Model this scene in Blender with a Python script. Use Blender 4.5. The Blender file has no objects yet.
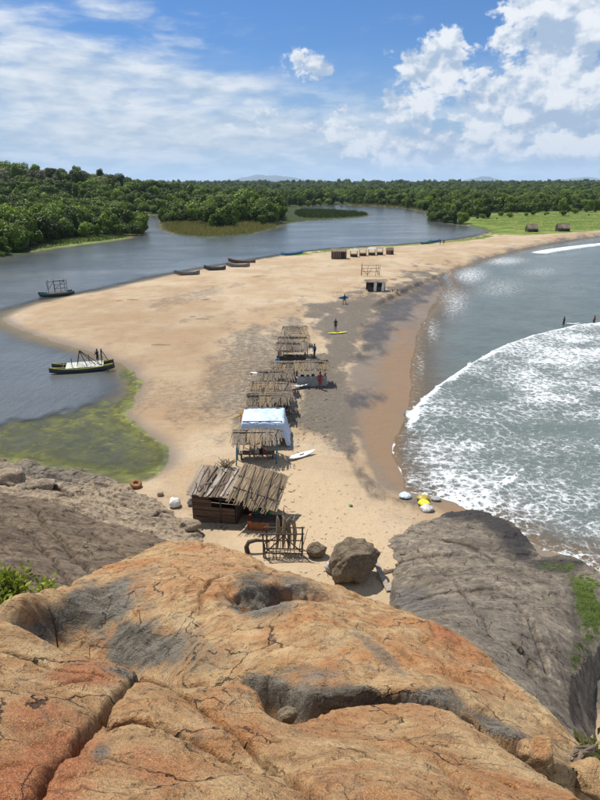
import bpy, math, random
import numpy as np
from mathutils import Vector, Matrix, Euler

random.seed(7); np.random.seed(7)
scene = bpy.context.scene
COL = scene.collection
R = math.radians

# ------------------------------------------------------------------ camera
CAM_Z = 20.0
F = 600.0                                   # focal length in photo pixels (600 x 800)
TH = math.atan((400 - 184) / F)             # pitch: horizon at row 184
cam_d = bpy.data.cameras.new('camera')
cam_d.sensor_fit = 'VERTICAL'; cam_d.sensor_height = 36.0; cam_d.sensor_width = 27.0
cam_d.lens = 36.0 * F / 800.0
cam_d.clip_start = 0.05; cam_d.clip_end = 60000
cam = bpy.data.objects.new('camera', cam_d); COL.objects.link(cam)
cam.location = (0, 0, CAM_Z); cam.rotation_euler = (math.pi / 2 - TH, 0, 0)
scene.camera = cam

def tanT(py):
    v = (400 - py) / F
    return (math.sin(TH) - v * math.cos(TH)) / (math.cos(TH) + v * math.sin(TH))
def ray(px, py):
    u = (px - 300) / F; v = (400 - py) / F
    return Vector((u, math.cos(TH) + v * math.sin(TH), -math.sin(TH) + v * math.cos(TH)))
def G(px, py, z=0.0):                       # photo pixel -> point at height z
    r = ray(px, py); t = (z - CAM_Z) / r.z
    return Vector((r.x * t, r.y * t, z))
def P(px, py, d):                           # photo pixel -> point at forward distance d
    r = ray(px, py); t = d / r.y
    return Vector((r.x * t, d, CAM_Z + r.z * t))
def project(x, y, z):                       # world -> photo pixels (arrays)
    dz = z - CAM_Z
    f = y * math.cos(TH) - dz * math.sin(TH)
    f = np.where(f < 0.05, 0.05, f)
    up = y * math.sin(TH) + dz * math.cos(TH)
    return 300 + F * x / f, 400 - F * up / f

# ------------------------------------------------------------------ node helpers
class NT:
    def __init__(s, tree): s.t = tree; s.L = tree.links
    def node(s, typ, **props):
        n = s.t.nodes.new(typ)
        for k, v in props.items(): setattr(n, k, v)
        return n
    def set(s, sock, v):
        if v is None: return
        if hasattr(v, 'is_output'): s.L.new(v, sock)
        else: sock.default_value = v
    def math(s, op, a, b=None, c=None, clamp=False):
        n = s.node('ShaderNodeMath', operation=op, use_clamp=clamp)
        s.set(n.inputs[0], a)
        if b is not None: s.set(n.inputs[1], b)
        if c is not None: s.set(n.inputs[2], c)
        return n.outputs[0]
    def vmath(s, op, a, b=None):
        n = s.node('ShaderNodeVectorMath', operation=op)
        s.set(n.inputs[0], a)
        if b is not None:
            s.set(n.inputs['Scale' if op == 'SCALE' else 1], b)
        return n.outputs['Value' if op in ('LENGTH', 'DOT_PRODUCT') else 'Vector']
    def mix(s, fac, a, b, blend='MIX'):
        n = s.node('ShaderNodeMix', data_type='RGBA', blend_type=blend)
        s.set(n.inputs[0], fac); s.set(n.inputs[6], c4(a)); s.set(n.inputs[7], c4(b))
        return n.outputs[2]
    def noise(s, vec, scale, detail=4.0, rough=0.55, dist=0.0, out='Fac', dim='3D'):
        n = s.node('ShaderNodeTexNoise', noise_dimensions=dim)
        s.set(n.inputs['Vector'], vec); s.set(n.inputs['Scale'], scale)
        n.inputs['Detail'].default_value = detail; n.inputs['Roughness'].default_value = rough
        n.inputs['Distortion'].default_value = dist
        return n.outputs[out]
    def voro(s, vec, scale, feature='F1', out='Distance', dim='3D', rnd=1.0):
        n = s.node('ShaderNodeTexVoronoi', feature=feature, voronoi_dimensions=dim)
        s.set(n.inputs['Vector'], vec); s.set(n.inputs['Scale'], scale)
        n.inputs['Randomness'].default_value = rnd
        return n.outputs[out]
    def ss(s, x, a, b, lo=0.0, hi=1.0):      # smoothstep
        n = s.node('ShaderNodeMapRange', interpolation_type='SMOOTHSTEP')
        s.set(n.inputs[0], x); s.set(n.inputs[1], a); s.set(n.inputs[2], b)
        n.inputs[3].default_value = lo; n.inputs[4].default_value = hi
        return n.outputs[0]
    def attr(s, name):
        n = s.node('ShaderNodeAttribute', attribute_name=name); return n.outputs['Fac']
    def xyz(s, x, y, z):
        n = s.node('ShaderNodeCombineXYZ')
        s.set(n.inputs[0], x); s.set(n.inputs[1], y); s.set(n.inputs[2], z); return n.outputs[0]
    def sep(s, v):
        n = s.node('ShaderNodeSeparateXYZ'); s.set(n.inputs[0], v); return n.outputs
    def mapping(s, v, scale=(1, 1, 1), rot=(0, 0, 0), loc=(0, 0, 0)):
        n = s.node('ShaderNodeMapping'); s.set(n.inputs[0], v)
        n.inputs['Scale'].default_value = scale; n.inputs['Rotation'].default_value = rot; n.inputs['Location'].default_value = loc
        return n.outputs[0]
    def bump(s, h, dist=0.02, strength=1.0, normal=None):
        n = s.node('ShaderNodeBump'); s.set(n.inputs['Height'], h)
        n.inputs['Distance'].default_value = dist; n.inputs['Strength'].default_value = strength
        if normal is not None: s.set(n.inputs['Normal'], normal)
        return n.outputs[0]
    def pos(s): return s.node('ShaderNodeNewGeometry').outputs['Position']
    def obj(s): return s.node('ShaderNodeTexCoord').outputs['Object']
def c4(c):
    if isinstance(c, (tuple, list)) and len(c) == 3: return (*c, 1.0)
    return c
def sRGB(r, g, b):
    f = lambda c: (c / 255 / 12.92) if c <= 10 else ((c / 255 + 0.055) / 1.055) ** 2.4
    return (f(r), f(g), f(b))

# ------------------------------------------------------------------ sky, sun, exposure
SUN_DIR = Vector((-0.36, 0.40, 1.0)).normalized()      # towards the sun: ahead, a little left, high
SUN_EL = math.asin(SUN_DIR.z); SUN_AZ = math.atan2(SUN_DIR.x, SUN_DIR.y)
world = bpy.data.worlds.new('World'); scene.world = world; world.use_nodes = True
wt = NT(world.node_tree); world.node_tree.nodes.clear()
sky = wt.node('ShaderNodeTexSky', sky_type='NISHITA')
sky.sun_disc = False; sky.sun_elevation = SUN_EL; sky.sun_rotation = SUN_AZ
sky.altitude = 0; sky.air_density = 1.0; sky.dust_density = 0.3; sky.ozone_density = 2.5
WS = 0.066; CL = WS / 0.80            # CL: cloud radiance scale at this exposure
gen = wt.node('ShaderNodeTexCoord').outputs['Generated']
gx, gy, gz = wt.sep(wt.vmath('NORMALIZE', gen))
az = wt.math('ARCTAN2', gx, gy); el = wt.math('ARCSINE', gz)
UV = wt.xyz(az, el, 0.0)
def azel(px, py):
    r = ray(px, py).normalized(); return math.atan2(r.x, r.y), math.asin(r.z)
def blobs(lst, uv):
    tot = None
    for px, py, rx, ry, s in lst:
        a, e = azel(px, py)
        v = wt.vmath('LENGTH', wt.vmath('MULTIPLY', wt.vmath('SUBTRACT', uv, (a, e, 0)), (F / rx, F / ry, 0)))
        m = wt.math('MULTIPLY', wt.math('SUBTRACT', 1.0, wt.math('POWER', v, 1.6), clamp=True), s)
        tot = m if tot is None else wt.math('MAXIMUM', tot, m)
    return tot
# in the frame the clouds stand where the photograph has them, elsewhere the same kinds drift on by noise
fa, fe = azel(300, 60)
frame_m = wt.ss(wt.vmath('LENGTH', wt.vmath('MULTIPLY', wt.vmath('SUBTRACT', UV, (fa, fe, 0)), (1 / .68, 1 / .40, 0))), 0.85, 1.15, 1.0, 0.0)
elsewhere = wt.ss(wt.noise(wt.mapping(UV, (1.0, 2.2, 1)), 2.3, 3.0), 0.47, 0.66)
# --- cumulus
puv = wt.mapping(UV, (1.0, 1.35, 1.0))
warp = wt.noise(puv, 16.0, 3.0, out='Color')
puv2 = wt.vmath('ADD', puv, wt.vmath('SCALE', wt.vmath('SUBTRACT', warp, (.5, .5, .5)), 0.018))
n_cu = wt.noise(puv2, 26.0, 9.0, 0.60)
cu_blob = blobs([(304, 66, 36, 20, .80), (322, 70, 22, 9, .72), (438, 66, 52, 40, 1.0), (420, 108, 55, 26, .80), (500, 98, 70, 46, .9),
                 (570, 12, 78, 62, 1.15), (560, 95, 75, 65, 1.05), (505, 135, 34, 20, .95), (425, 48, 50, 11, .62), (490, 62, 36, 9, .55),
                 (400, 148, 120, 28, .80), (330, 128, 60, 15, .66), (275, 112, 40, 9, .52), (240, 128, 60, 12, .5), (360, 112, 40, 14, .6), (600, 140, 90, 40, .9), (470, 150, 80, 22, .8)], UV)
cu_m = wt.math('ADD', cu_blob, wt.math('MULTIPLY', wt.math('SUBTRACT', 1.0, frame_m), wt.math('MULTIPLY', elsewhere, 0.9)))
cu_d = wt.math('ADD', cu_m, wt.math('MULTIPLY', wt.math('SUBTRACT', n_cu, 0.5), 2.0))
cu_a = wt.ss(cu_d, 0.40, 0.66)
# self shading of the cloud: compare the density a little towards the sun
puv3 = wt.vmath('ADD', puv2, (-0.005, 0.016, 0))
n_cu2 = wt.noise(puv3, 26.0, 9.0, 0.60)
n_low = wt.noise(puv2, 11.0, 4.0, 0.5)
n_low2 = wt.noise(wt.vmath('ADD', puv2, (-0.008, 0.03, 0)), 11.0, 4.0, 0.5)
lit = wt.math('ADD', wt.math('MULTIPLY', wt.math('SUBTRACT', n_cu, n_cu2), 1.9), wt.math('MULTIPLY', wt.math('SUBTRACT', n_low, n_low2), 2.6))
lit = wt.ss(wt.math('ADD', lit, wt.math('MULTIPLY', wt.math('SUBTRACT', 0.75, cu_d), 0.10)), -0.35, 0.30)
cu_c = wt.mix(lit, tuple(c / CL for c in (0.42, 0.54, 0.72)), tuple(c / CL for c in (0.93, 0.96, 1.0)))
# --- sheet of stratocumulus with streaks on the left
suv = wt.mapping(UV, (1.0, 3.6, 1.0), (0, 0, R(-9)))
swarp = wt.vmath('ADD', suv, wt.vmath('SCALE', wt.vmath('SUBTRACT', wt.noise(suv, 9.0, 3.0, out='Color'), (.5, .5, .5)), 0.06))
n_st = wt.noise(swarp, 9.5, 9.0, 0.58)
st_blob = blobs([(60, 85, 210, 58, 1.0), (190, 88, 150, 26, .9), (150, 130, 330, 38, .95), (20, 40, 60, 45, .75), (130, 12, 70, 20, .62),
                 (-60, 20, 150, 90, .8), (300, 135, 160, 26, .78), (380, 115, 60, 18, .5), (240, 30, 120, 14, .30), (350, 25, 90, 16, .25)], UV)
st_m = wt.math('ADD', st_blob, wt.math('MULTIPLY', wt.math('SUBTRACT', 1.0, frame_m), wt.math('MULTIPLY', wt.math('SUBTRACT', 1.0, elsewhere), 0.55)))
st_d = wt.math('ADD', st_m, wt.math('MULTIPLY', wt.math('SUBTRACT', n_st, 0.5), 1.5))
st_a = wt.math('MULTIPLY', wt.ss(st_d, 0.22, 0.95), 0.93)
n_st2 = wt.noise(wt.vmath('ADD', swarp, (-0.012, 0.055, 0)), 9.5, 9.0, 0.58)
st_l = wt.ss(wt.math('SUBTRACT', n_st, n_st2), -0.22, 0.22)
st_c = wt.mix(st_l, tuple(c / CL for c in (0.50, 0.62, 0.76)), tuple(c / CL for c in (0.90, 0.94, 0.98)))
# --- thin distant cloud towards the horizon
hz = wt.ss(el, 0.03, 0.20, 1.0, 0.0)
hz_n = wt.noise(wt.mapping(UV, (1.0, 3.6, 1)), 13.0, 8.0, 0.6)
hz_a = wt.math('MULTIPLY', hz, wt.ss(hz_n, 0.30, 0.66, 0.62, 1.0))
hz_c = wt.mix(wt.ss(hz_n, .43, .60), tuple(c / CL for c in (0.46, 0.60, 0.78)), tuple(c / CL for c in (0.76, 0.84, 0.92)))
skyc = wt.mix(1.0, sky.outputs[0], (0.42, 0.79, 1.25), 'MULTIPLY')
c = wt.mix(hz_a, skyc, hz_c)
c = wt.mix(st_a, c, st_c)
c = wt.mix(cu_a, c, cu_c)
bg = wt.node('ShaderNodeBackground'); wt.set(bg.inputs[0], c); bg.inputs[1].default_value = WS
world.cycles.sampling_method = 'MANUAL'; world.cycles.sample_map_resolution = 256
wo = wt.node('ShaderNodeOutputWorld'); wt.L.new(bg.outputs[0], wo.inputs[0])

sun_d = bpy.data.lights.new('sun', 'SUN'); sun_d.energy = 5.0; sun_d.angle = R(0.53); sun_d.color = (1.0, 0.95, 0.87)
sun = bpy.data.objects.new('sun', sun_d); COL.objects.link(sun)
sun.rotation_euler = (-SUN_DIR).to_track_quat('-Z', 'Y').to_euler()
vs = scene.view_settings
vs.view_transform = 'Standard'; vs.look = 'None'; vs.exposure = 0.30; vs.gamma = 1.0; vs.use_curve_mapping = False
scene.render.engine = 'CYCLES'
scene.cycles.max_bounces = 6; scene.cycles.diffuse_bounces = 2; scene.cycles.glossy_bounces = 2
scene.cycles.transmission_bounces = 3; scene.cycles.transparent_max_bounces = 12; scene.cycles.volume_bounces = 0
scene.cycles.use_denoising = True
try: scene.cycles.denoiser = 'OPENIMAGEDENOISE'
except Exception: pass

# ------------------------------------------------------------------ numeric helpers
def _h(ix, iy, seed):
    n = (ix.astype(np.int64) * 374761393 + iy.astype(np.int64) * 668265263 + seed * 1442695041) & 0xffffffff
    n = ((n ^ (n >> 13)) * 1274126177) & 0xffffffff
    n = ((n ^ (n >> 16)) * 2246822519) & 0xffffffff
    return ((n ^ (n >> 15)) & 0xffffff) / float(0xffffff)
def vnoise(x, y, seed=0):
    ix = np.floor(x); iy = np.floor(y); fx = x - ix; fy = y - iy
    u = fx * fx * fx * (fx * (fx * 6 - 15) + 10); v = fy * fy * fy * (fy * (fy * 6 - 15) + 10)
    a = _h(ix, iy, seed); b = _h(ix + 1, iy, seed); c = _h(ix, iy + 1, seed); d = _h(ix + 1, iy + 1, seed)
    return (a * (1 - u) + b * u) * (1 - v) + (c * (1 - u) + d * u) * v
def fbm(x, y, octv=5, seed=0, gain=0.5):
    x = np.asarray(x, float); y = np.asarray(y, float)
    t = 0.0; a = 1.0; s = 0.0; ca, sa = math.cos(.7), math.sin(.7)
    for i in range(octv):
        t = t + a * vnoise(x, y, seed + i * 17); s += a; a *= gain
        x, y = (x * ca - y * sa) * 2.03 + 3.1, (x * sa + y * ca) * 2.03 + 7.7
    return t / s
def sstep(x, a, b):
    t = np.clip((x - a) / (b - a), 0, 1); return t * t * (3 - 2 * t)
def chaikin(pts, it=2, closed=True):
    p = np.array(pts, float)
    for _ in range(it):
        q = np.roll(p, -1, axis=0) if closed else p[1:]
        a = p if closed else p[:-1]
        n = np.empty((len(a) * 2, p.shape[1])); n[0::2] = a * .75 + q * .25; n[1::2] = a * .25 + q * .75
        if not closed: n = np.vstack([p[:1], n, p[-1:]])
        p = n
    return p
def seg_dist(X, Y, poly, closed=True, near=False):
    """distance to a polyline; closed: signed, positive inside; near: also nearest point"""
    p = np.asarray(poly, float)[:, :2]; n = len(p)
    best = np.full(X.shape, 1e18); ins = np.zeros(X.shape, bool)
    nx = np.zeros(X.shape); ny = np.zeros(X.shape); tt = np.zeros(X.shape); side = np.zeros(X.shape)
    m = n if closed else n - 1
    for i in range(m):
        ax, ay = p[i]; bx, by = p[(i + 1) % n]
        ex, ey = bx - ax, by - ay; l2 = ex * ex + ey * ey
        if l2 < 1e-14: continue
        t = np.clip(((X - ax) * ex + (Y - ay) * ey) / l2, 0, 1)
        qx = ax + t * ex; qy = ay + t * ey
        d = (X - qx) ** 2 + (Y - qy) ** 2
        w = d < best
        best = np.where(w, d, best)
        if near or not closed:
            nx = np.where(w, qx, nx); ny = np.where(w, qy, ny); tt = np.where(w, (i + t) / m, tt)
            side = np.where(w, np.sign(ex * (Y - ay) - ey * (X - ax)), side)
        if closed:
            c = ((ay > Y) != (by > Y))
            if abs(by - ay) > 1e-12:
                ins ^= c & (X < ex * (Y - ay) / ey + ax)
    d = np.sqrt(best)
    if closed: d = np.where(ins, d, -d)
    if near: return d, nx, ny
    if not closed: return d, tt, side
    return d
class TPS:
    def __init__(s, pts, lam=1e-3):
        p = np.array(pts, float); s.c = p[:, :2]; n = len(p)
        r = np.linalg.norm(s.c[:, None] - s.c[None], axis=2)
        K = np.where(r > 0, r * r * np.log(r + 1e-12), 0) + lam * np.eye(n)
        Q = np.hstack([np.ones((n, 1)), s.c])
        A = np.block([[K, Q], [Q.T, np.zeros((3, 3))]])
        s.w = np.linalg.solve(A, np.concatenate([p[:, 2], np.zeros(3)]))
    def __call__(s, X, Y):
        n = len(s.c); out = s.w[n] + s.w[n + 1] * X + s.w[n + 2] * Y
        for i in range(n):
            r2 = (X - s.c[i, 0]) ** 2 + (Y - s.c[i, 1]) ** 2
            out = out + s.w[i] * 0.5 * r2 * np.log(r2 + 1e-12)
        return out

# ------------------------------------------------------------------ object helpers
def tag(o, label=None, cat=None, group=None, kind=None):
    if label: o['label'] = label
    if cat: o['category'] = cat
    if group: o['group'] = group
    if kind: o['kind'] = kind
    return o
def link(o, parent=None):
    COL.objects.link(o)
    if parent is not None: o.parent = parent
    return o
def empty(name, loc=(0, 0, 0), rz=0.0, rot=None):
    o = bpy.data.objects.new(name, None); o.empty_display_size = 0.2
    o.location = loc; o.rotation_euler = rot if rot else (0, 0, rz)
    return link(o)
def np_mesh(name, V, Fq, mat, smooth=True, attrs=None, parent=None, mats=None, mi=None):
    me = bpy.data.meshes.new(name)
    V = np.asarray(V, np.float32); Fq = np.asarray(Fq, np.int32)
    k = Fq.shape[1]
    me.vertices.add(len(V)); me.vertices.foreach_set('co', V.ravel())
    me.loops.add(Fq.size); me.loops.foreach_set('vertex_index', Fq.ravel())
    me.polygons.add(len(Fq)); me.polygons.foreach_set('loop_start', np.arange(0, Fq.size, k, dtype=np.int32))
    me.polygons.foreach_set('loop_total', np.full(len(Fq), k, np.int32))
    if smooth: me.polygons.foreach_set('use_smooth', np.ones(len(Fq), bool))
    if attrs:
        for an, av in attrs.items():
            a = me.attributes.new(an, 'FLOAT', 'POINT'); a.data.foreach_set('value', np.asarray(av, np.float32).ravel())
    me.update(calc_edges=True); me.validate()
    for m in (mats or [mat]): me.materials.append(m)
    if mi is not None: me.polygons.foreach_set('material_index', np.asarray(mi, np.int32))
    return link(bpy.data.objects.new(name, me), parent)
def grid_faces(nr, nc, keep=None):
    i = np.arange(nr * nc).reshape(nr, nc)
    q = np.stack([i[:-1, :-1], i[:-1, 1:], i[1:, 1:], i[1:, :-1]], axis=-1).reshape(-1, 4)
    if keep is not None:
        q = q[keep.ravel()[q].all(axis=1)]
    return q
def compact(V, Fq, attrs):
    u, inv = np.unique(Fq, return_inverse=True)
    return V[u], inv.reshape(Fq.shape), {k: np.asarray(v).ravel()[u] for k, v in attrs.items()}

class MB:
    """collects shapes, builds one mesh object"""
    def __init__(s): s.v = []; s.f = []
    def add(s, vs_, fs):
        o = len(s.v); s.v += [tuple(v) for v in vs_]; s.f += [tuple(i + o for i in f) for f in fs]; return s
    def box(s, c, size, rot=None, taper=1.0):
        hx, hy, hz = size[0] / 2, size[1] / 2, size[2] / 2
        vs_ = [Vector((x * (taper if z > 0 else 1), y * (taper if z > 0 else 1), z)) for z in (-hz, hz) for x, y in ((-hx, -hy), (hx, -hy), (hx, hy), (-hx, hy))]
        if rot is not None:
            m = Euler(rot).to_matrix(); vs_ = [m @ v for v in vs_]
        c = Vector(c)
        return s.add([v + c for v in vs_], [(0, 3, 2, 1), (4, 5, 6, 7), (0, 1, 5, 4), (1, 2, 6, 5), (2, 3, 7, 6), (3, 0, 4, 7)])
    def beam(s, a, b, w, h=None, up=(0, 0, 1)):
        a = Vector(a); b = Vector(b); d = (b - a).normalized(); h = h or w
        x = d.cross(Vector(up));
        if x.length < 1e-4: x = d.cross(Vector((1, 0, 0)))
        x.normalize(); y = x.cross(d).normalized()
        vs_ = []
        for p in (a, b):
            for i, j in ((-1, -1), (1, -1), (1, 1), (-1, 1)): vs_.append(p + x * i * w / 2 + y * j * h / 2)
        return s.add(vs_, [(0, 1, 2, 3), (7, 6, 5, 4), (0, 4, 5, 1), (1, 5, 6, 2), (2, 6, 7, 3), (3, 7, 4, 0)])
    def tube(s, pts, rad, n=7, caps=True):
        pts = [Vector(p) for p in pts]
        rad = rad if isinstance(rad, (list, tuple)) else [rad] * len(pts)
        rings = []; ref = None
        for i, p in enumerate(pts):
            d = (pts[min(i + 1, len(pts) - 1)] - pts[max(i - 1, 0)]).normalized()
            if ref is None:
                ref = d.cross(Vector((0, 0, 1)))
                if ref.length < 1e-3: ref = d.cross(Vector((1, 0, 0)))
            x = (ref - d * ref.dot(d)).normalized(); ref = x; y = d.cross(x)
            rings.append([p + (x * math.cos(2 * math.pi * k / n) + y * math.sin(2 * math.pi * k / n)) * rad[i] for k in range(n)])
        return s.loft(rings, caps)
    def loft(s, rings, caps=True):
        n = len(rings[0]); vs_ = [v for r in rings for v in r]; fs = []
        for i in range(len(rings) - 1):
            for k in range(n):
                a = i * n + k; b = i * n + (k + 1) % n
                fs.append((a, b, b + n, a + n))
        if caps:
            fs.append(tuple(range(n - 1, -1, -1))); fs.append(tuple((len(rings) - 1) * n + k for k in range(n)))
        return s.add(vs_, fs)
    def sheet(s, gridpts, thick=0.02):
        """grid of points [rows][cols] given thickness along its normal (down)"""
        nr, nc = len(gridpts), len(gridpts[0])
        top = [Vector(p) for r in gridpts for p in r]
        n = (top[1] - top[0]).cross(top[nc] - top[0]).normalized()
        if n.z < 0: n = -n
        bot = [p - n * thick for p in top]; N_ = nr * nc; fs = []
        for i in range(nr - 1):
            for j in range(nc - 1):
                a = i * nc + j; q = (a, a + 1, a + nc + 1, a + nc)
                fs.append(q); fs.append(tuple(k + N_ for k in reversed(q)))
        rim = [j for j in range(nc)] + [i * nc + nc - 1 for i in range(1, nr)] + [(nr - 1) * nc + j for j in range(nc - 2, -1, -1)] + [i * nc for i in range(nr - 2, 0, -1)]
        for k in range(len(rim)):
            a, b = rim[k], rim[(k + 1) % len(rim)]; fs.append((a, a + N_, b + N_, b))
        return s.add(top + bot, fs)
    def build(s, name, mat, parent=None, smooth=False, bevel=0.0):
        me = bpy.data.meshes.new(name); me.from_pydata([tuple(v) for v in s.v], [], s.f); me.materials.append(mat)
        if smooth:
            me.polygons.foreach_set('use_smooth', np.ones(len(me.polygons), bool))
        me.update(); o = link(bpy.data.objects.new(name, me), parent)
        if bevel:
            b = o.modifiers.new('bevel', 'BEVEL'); b.width = bevel; b.segments = 2; b.limit_method = 'ANGLE'
        return o
def copy_tree(o, parent=None):
    c = o.copy(); COL.objects.link(c); c.parent = parent
    for ch in list(o.children): copy_tree(ch, c)
    return c

# ------------------------------------------------------------------ materials
MATS = {}
def new_mat(name):
    m = bpy.data.materials.new(name); m.use_nodes = True; m.node_tree.nodes.clear()
    t = NT(m.node_tree); out = t.node('ShaderNodeOutputMaterial'); b = t.node('ShaderNodeBsdfPrincipled')
    t.L.new(b.outputs[0], out.inputs[0]); MATS[name] = m
    return m, t, b, out
def plain(name, col, col2=None, scale=6.0, rough=0.75, bump=0.006, stretch=(1, 1, 1), metal=0.0, spec=0.4, vary=0.15):
    """worn, uneven painted / wooden / cloth surface"""
    m, t, b, _ = new_mat(name)
    v = t.mapping(t.obj(), stretch)
    n = t.noise(v, scale, 6.0, 0.6); n2 = t.noise(v, scale * 7.3, 4.0, 0.6)
    col2 = col2 or tuple(c * .62 for c in col)
    cc = t.mix(t.ss(n, .32, .68), col2, col)
    cc = t.mix(t.ss(n2, .45, .75, 0, .45), cc, tuple(c * .45 for c in col))
    rnd = t.node('ShaderNodeObjectInfo').outputs['Random']
    k = t.math('MULTIPLY_ADD', rnd, 2 * vary, 1 - vary)
    cc = t.mix(1.0, cc, t.xyz(k, k, k), 'MULTIPLY')
    t.set(b.inputs['Base Color'], cc); b.inputs['Roughness'].default_value = rough; b.inputs['Metallic'].default_value = metal
    b.inputs['Specular IOR Level'].default_value = spec
    t.set(b.inputs['Normal'], t.bump(t.math('ADD', n, t.math('MULTIPLY', n2, .4)), bump))
    return m

# ------------------------------------------------------------------ shorelines (photo pixels on the water plane -> metres)
def world_poly(pts, it=2, closed=True):
    return chaikin([tuple(G(px, py, 0))[:2] for px, py in pts], it, closed)
RIVER_PX = [(-420, 268), (-120, 262), (0, 258), (30, 252), (70, 246), (110, 241), (133, 237.5), (137, 230), (132, 223), (134, 218), (120, 215.5), (150, 214.5), (166, 217),
            (161, 222), (166, 231), (196, 238), (240, 236), (272, 228), (292, 221.5), (330, 219.5), (362, 217), (371, 214.2), (350, 211.5), (318, 210.5), (290, 208),
            (315, 205), (365, 205.2), (405, 207.5), (427, 212), (431, 219), (450, 224), (478, 226), (494, 230), (486, 235),
            (450, 241), (400, 245), (330, 249), (290, 254), (250, 261), (190, 271), (150, 279), (110, 289), (60, 298), (20, 308), (4, 317), (3, 323),
            (35, 336), (75, 346), (112, 360), (131, 368), (139, 385), (128, 405), (118, 413), (132, 427), (157, 442), (166, 455), (158, 470), (135, 478), (95, 470), (60, 463), (0, 457), (-300, 440)]
SEA_PX = [(4200, 192), (1000, 214), (760, 225), (660, 230), (600, 236), (560, 242), (520, 249), (480, 260), (455, 268), (446, 274), (450, 282), (453, 288), (442, 300), (425, 318),
          (415, 340), (410, 370), (411, 395), (405, 425), (394, 440), (392, 452), (398, 466), (406, 481), (401, 492), (440, 498), (470, 509), (492, 522), (515, 545), (534, 567),
          (560, 563), (578, 570), (598, 592), (640, 640), (800, 760), (2400, 800), (9000, 500)]
RIVER = world_poly(RIVER_PX); SEA = world_poly(SEA_PX)
MEADOW = world_poly([(488, 232), (470, 226), (455, 222), (470, 216), (520, 213.5), (600, 212), (700, 214), (900, 215), (800, 225), (640, 230), (560, 236), (510, 238)], 1)
SPIT = world_poly([(500, 233), (400, 245), (330, 249), (190, 271), (0, 310), (-30, 320), (100, 360), (140, 385), (100, 470), (-50, 600), (620, 640), (560, 480), (380, 480), (400, 330), (470, 262), (560, 241), (640, 232), (700, 226), (600, 231)], 0)
SCARP = world_poly([(368, 313), (395, 299), (422, 285), (450, 271), (480, 259), (520, 248.5), (565, 239.5), (610, 234)], 2, closed=False)

def far_relief(X, Y):
    r = np.hypot(X, Y)
    h = 25 * np.exp(-(((X + 330) / 190) ** 2 + ((Y - 560) / 170) ** 2)) + 7 * np.exp(-(((X + 210) / 70) ** 2 + ((Y - 600) / 120) ** 2))
    h += 5.0 * np.exp(-(((X + 40) / 60) ** 2 + ((Y - 350) / 50) ** 2))
    h += 15 * sstep(r, 700, 2600) * (.55 + .9 * fbm(X / 900, Y / 900, 3, 5)) + 14 * sstep(r, 2500, 6000) * fbm(X / 1800, Y / 1800, 3, 9)
    return h
def ground_height(X, Y, sr=None, ss=None):
    if sr is None: sr = seg_dist(X, Y, RIVER)
    if ss is None: ss = seg_dist(X, Y, SEA)
    jit = (fbm(X / 3.0, Y / 3.0, 4, 3) - .5) * np.clip(np.hypot(X, Y) / 60, .5, 5.0) * .8
    sr = sr + jit; ss = ss + jit * .5
    hr = .95 * (1 - np.exp(-np.maximum(-sr, 0) / 9)); hs = 1.5 * (1 - np.exp(-np.maximum(-ss, 0) / 13))
    k = .25; hh = np.clip(.5 + .5 * (hs - hr) / k, 0, 1)
    h = hs * (1 - hh) + hr * hh - k * hh * (1 - hh)
    h = np.where(sr > 0, -np.minimum(.09 * sr, 2.0), h)
    h = np.where(ss > 0, -np.minimum(.045 * ss, 2.5), h)
    land = np.minimum(-sr, -ss)
    d, t, side = seg_dist(X, Y, SCARP, closed=False)
    h += np.where(np.minimum(-sr, -ss) > 0, .30 * np.tanh(side * d / .22) * np.exp(-(d / 7) ** 2) * sstep(t, 0, .12), 0)
    h += sstep(land, 6, 60) * far_relief(X, Y)
    h += .7 * np.exp(-((X - 0) / 12) ** 2 - ((Y - 26) / 6) ** 2)
    h += np.where(land > 0, 1, .3) * (.10 * (fbm(X / 4, Y / 4, 4, 11) - .5) + .05 * (fbm(X / 1.1, Y / 1.1, 3, 13) - .5)) * np.clip(land / 3 + .3, .1, 1)
    return h, sr, ss

# one sheet from under the rocks to the horizon
_u = np.linspace(0, 1, 600); rows_py = 185.2 + 410 * _u ** 1.22
d_rows = np.array([CAM_Z / tanT(p) for p in rows_py])
d_rows = np.concatenate([[12000.], d_rows, [19, 16, 12, 6, 0, -12, -40]])
r_in = np.linspace(-.62, .62, 540); r_out = .62 + (np.linspace(0, 1, 34)[1:] ** 1.8) * 2.6
ratio = np.concatenate([-r_out[::-1], r_in, r_out])
D, K = np.meshgrid(d_rows, ratio, indexing='ij')
GX = np.where(D > 19, D, 19 + (19 - np.minimum(D, 19)) * .3) * K; GY = D.copy()
GZ, SR, SS = ground_height(GX, GY)
PX, PY = project(GX, GY, GZ)

near_m = (PY > 186) & (GY > 0)
def pmask(poly, soft=6.0, wob=0.0, seed=1):
    wob *= 1.6; soft *= 1.3
    """soft mask on the ground from a patch outlined on the photograph; frozen into vertex data"""
    q = chaikin(poly, 2); mg = soft + wob; out = np.zeros(PX.shape)
    bb = near_m & (PX > q[:, 0].min() - mg) & (PX < q[:, 0].max() + mg) & (PY > q[:, 1].min() - mg) & (PY < q[:, 1].max() + mg)
    d = seg_dist(PX[bb], PY[bb], q)
    if wob: d = d + (fbm(GX[bb] / 2.2, GY[bb] / 4.0, 5, seed) - .5) * wob
    out[bb] = sstep(d, -soft, soft); return out
nz = fbm(GX / 1.6, GY / 5.0, 5, 21)
wet = pmask([(680, 226), (600, 233.5), (540, 243), (480, 258), (445, 272), (405, 294), (374, 312), (360, 340), (352, 375), (348, 402), (356, 430), (362, 465), (378, 490), (405, 503), (450, 508), (520, 570), (620, 620), (700, 500), (700, 300)], 4, 14, 2)
wet = np.maximum(wet, sstep(-SR, 2.2, .3) * (GY < 260))
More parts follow.
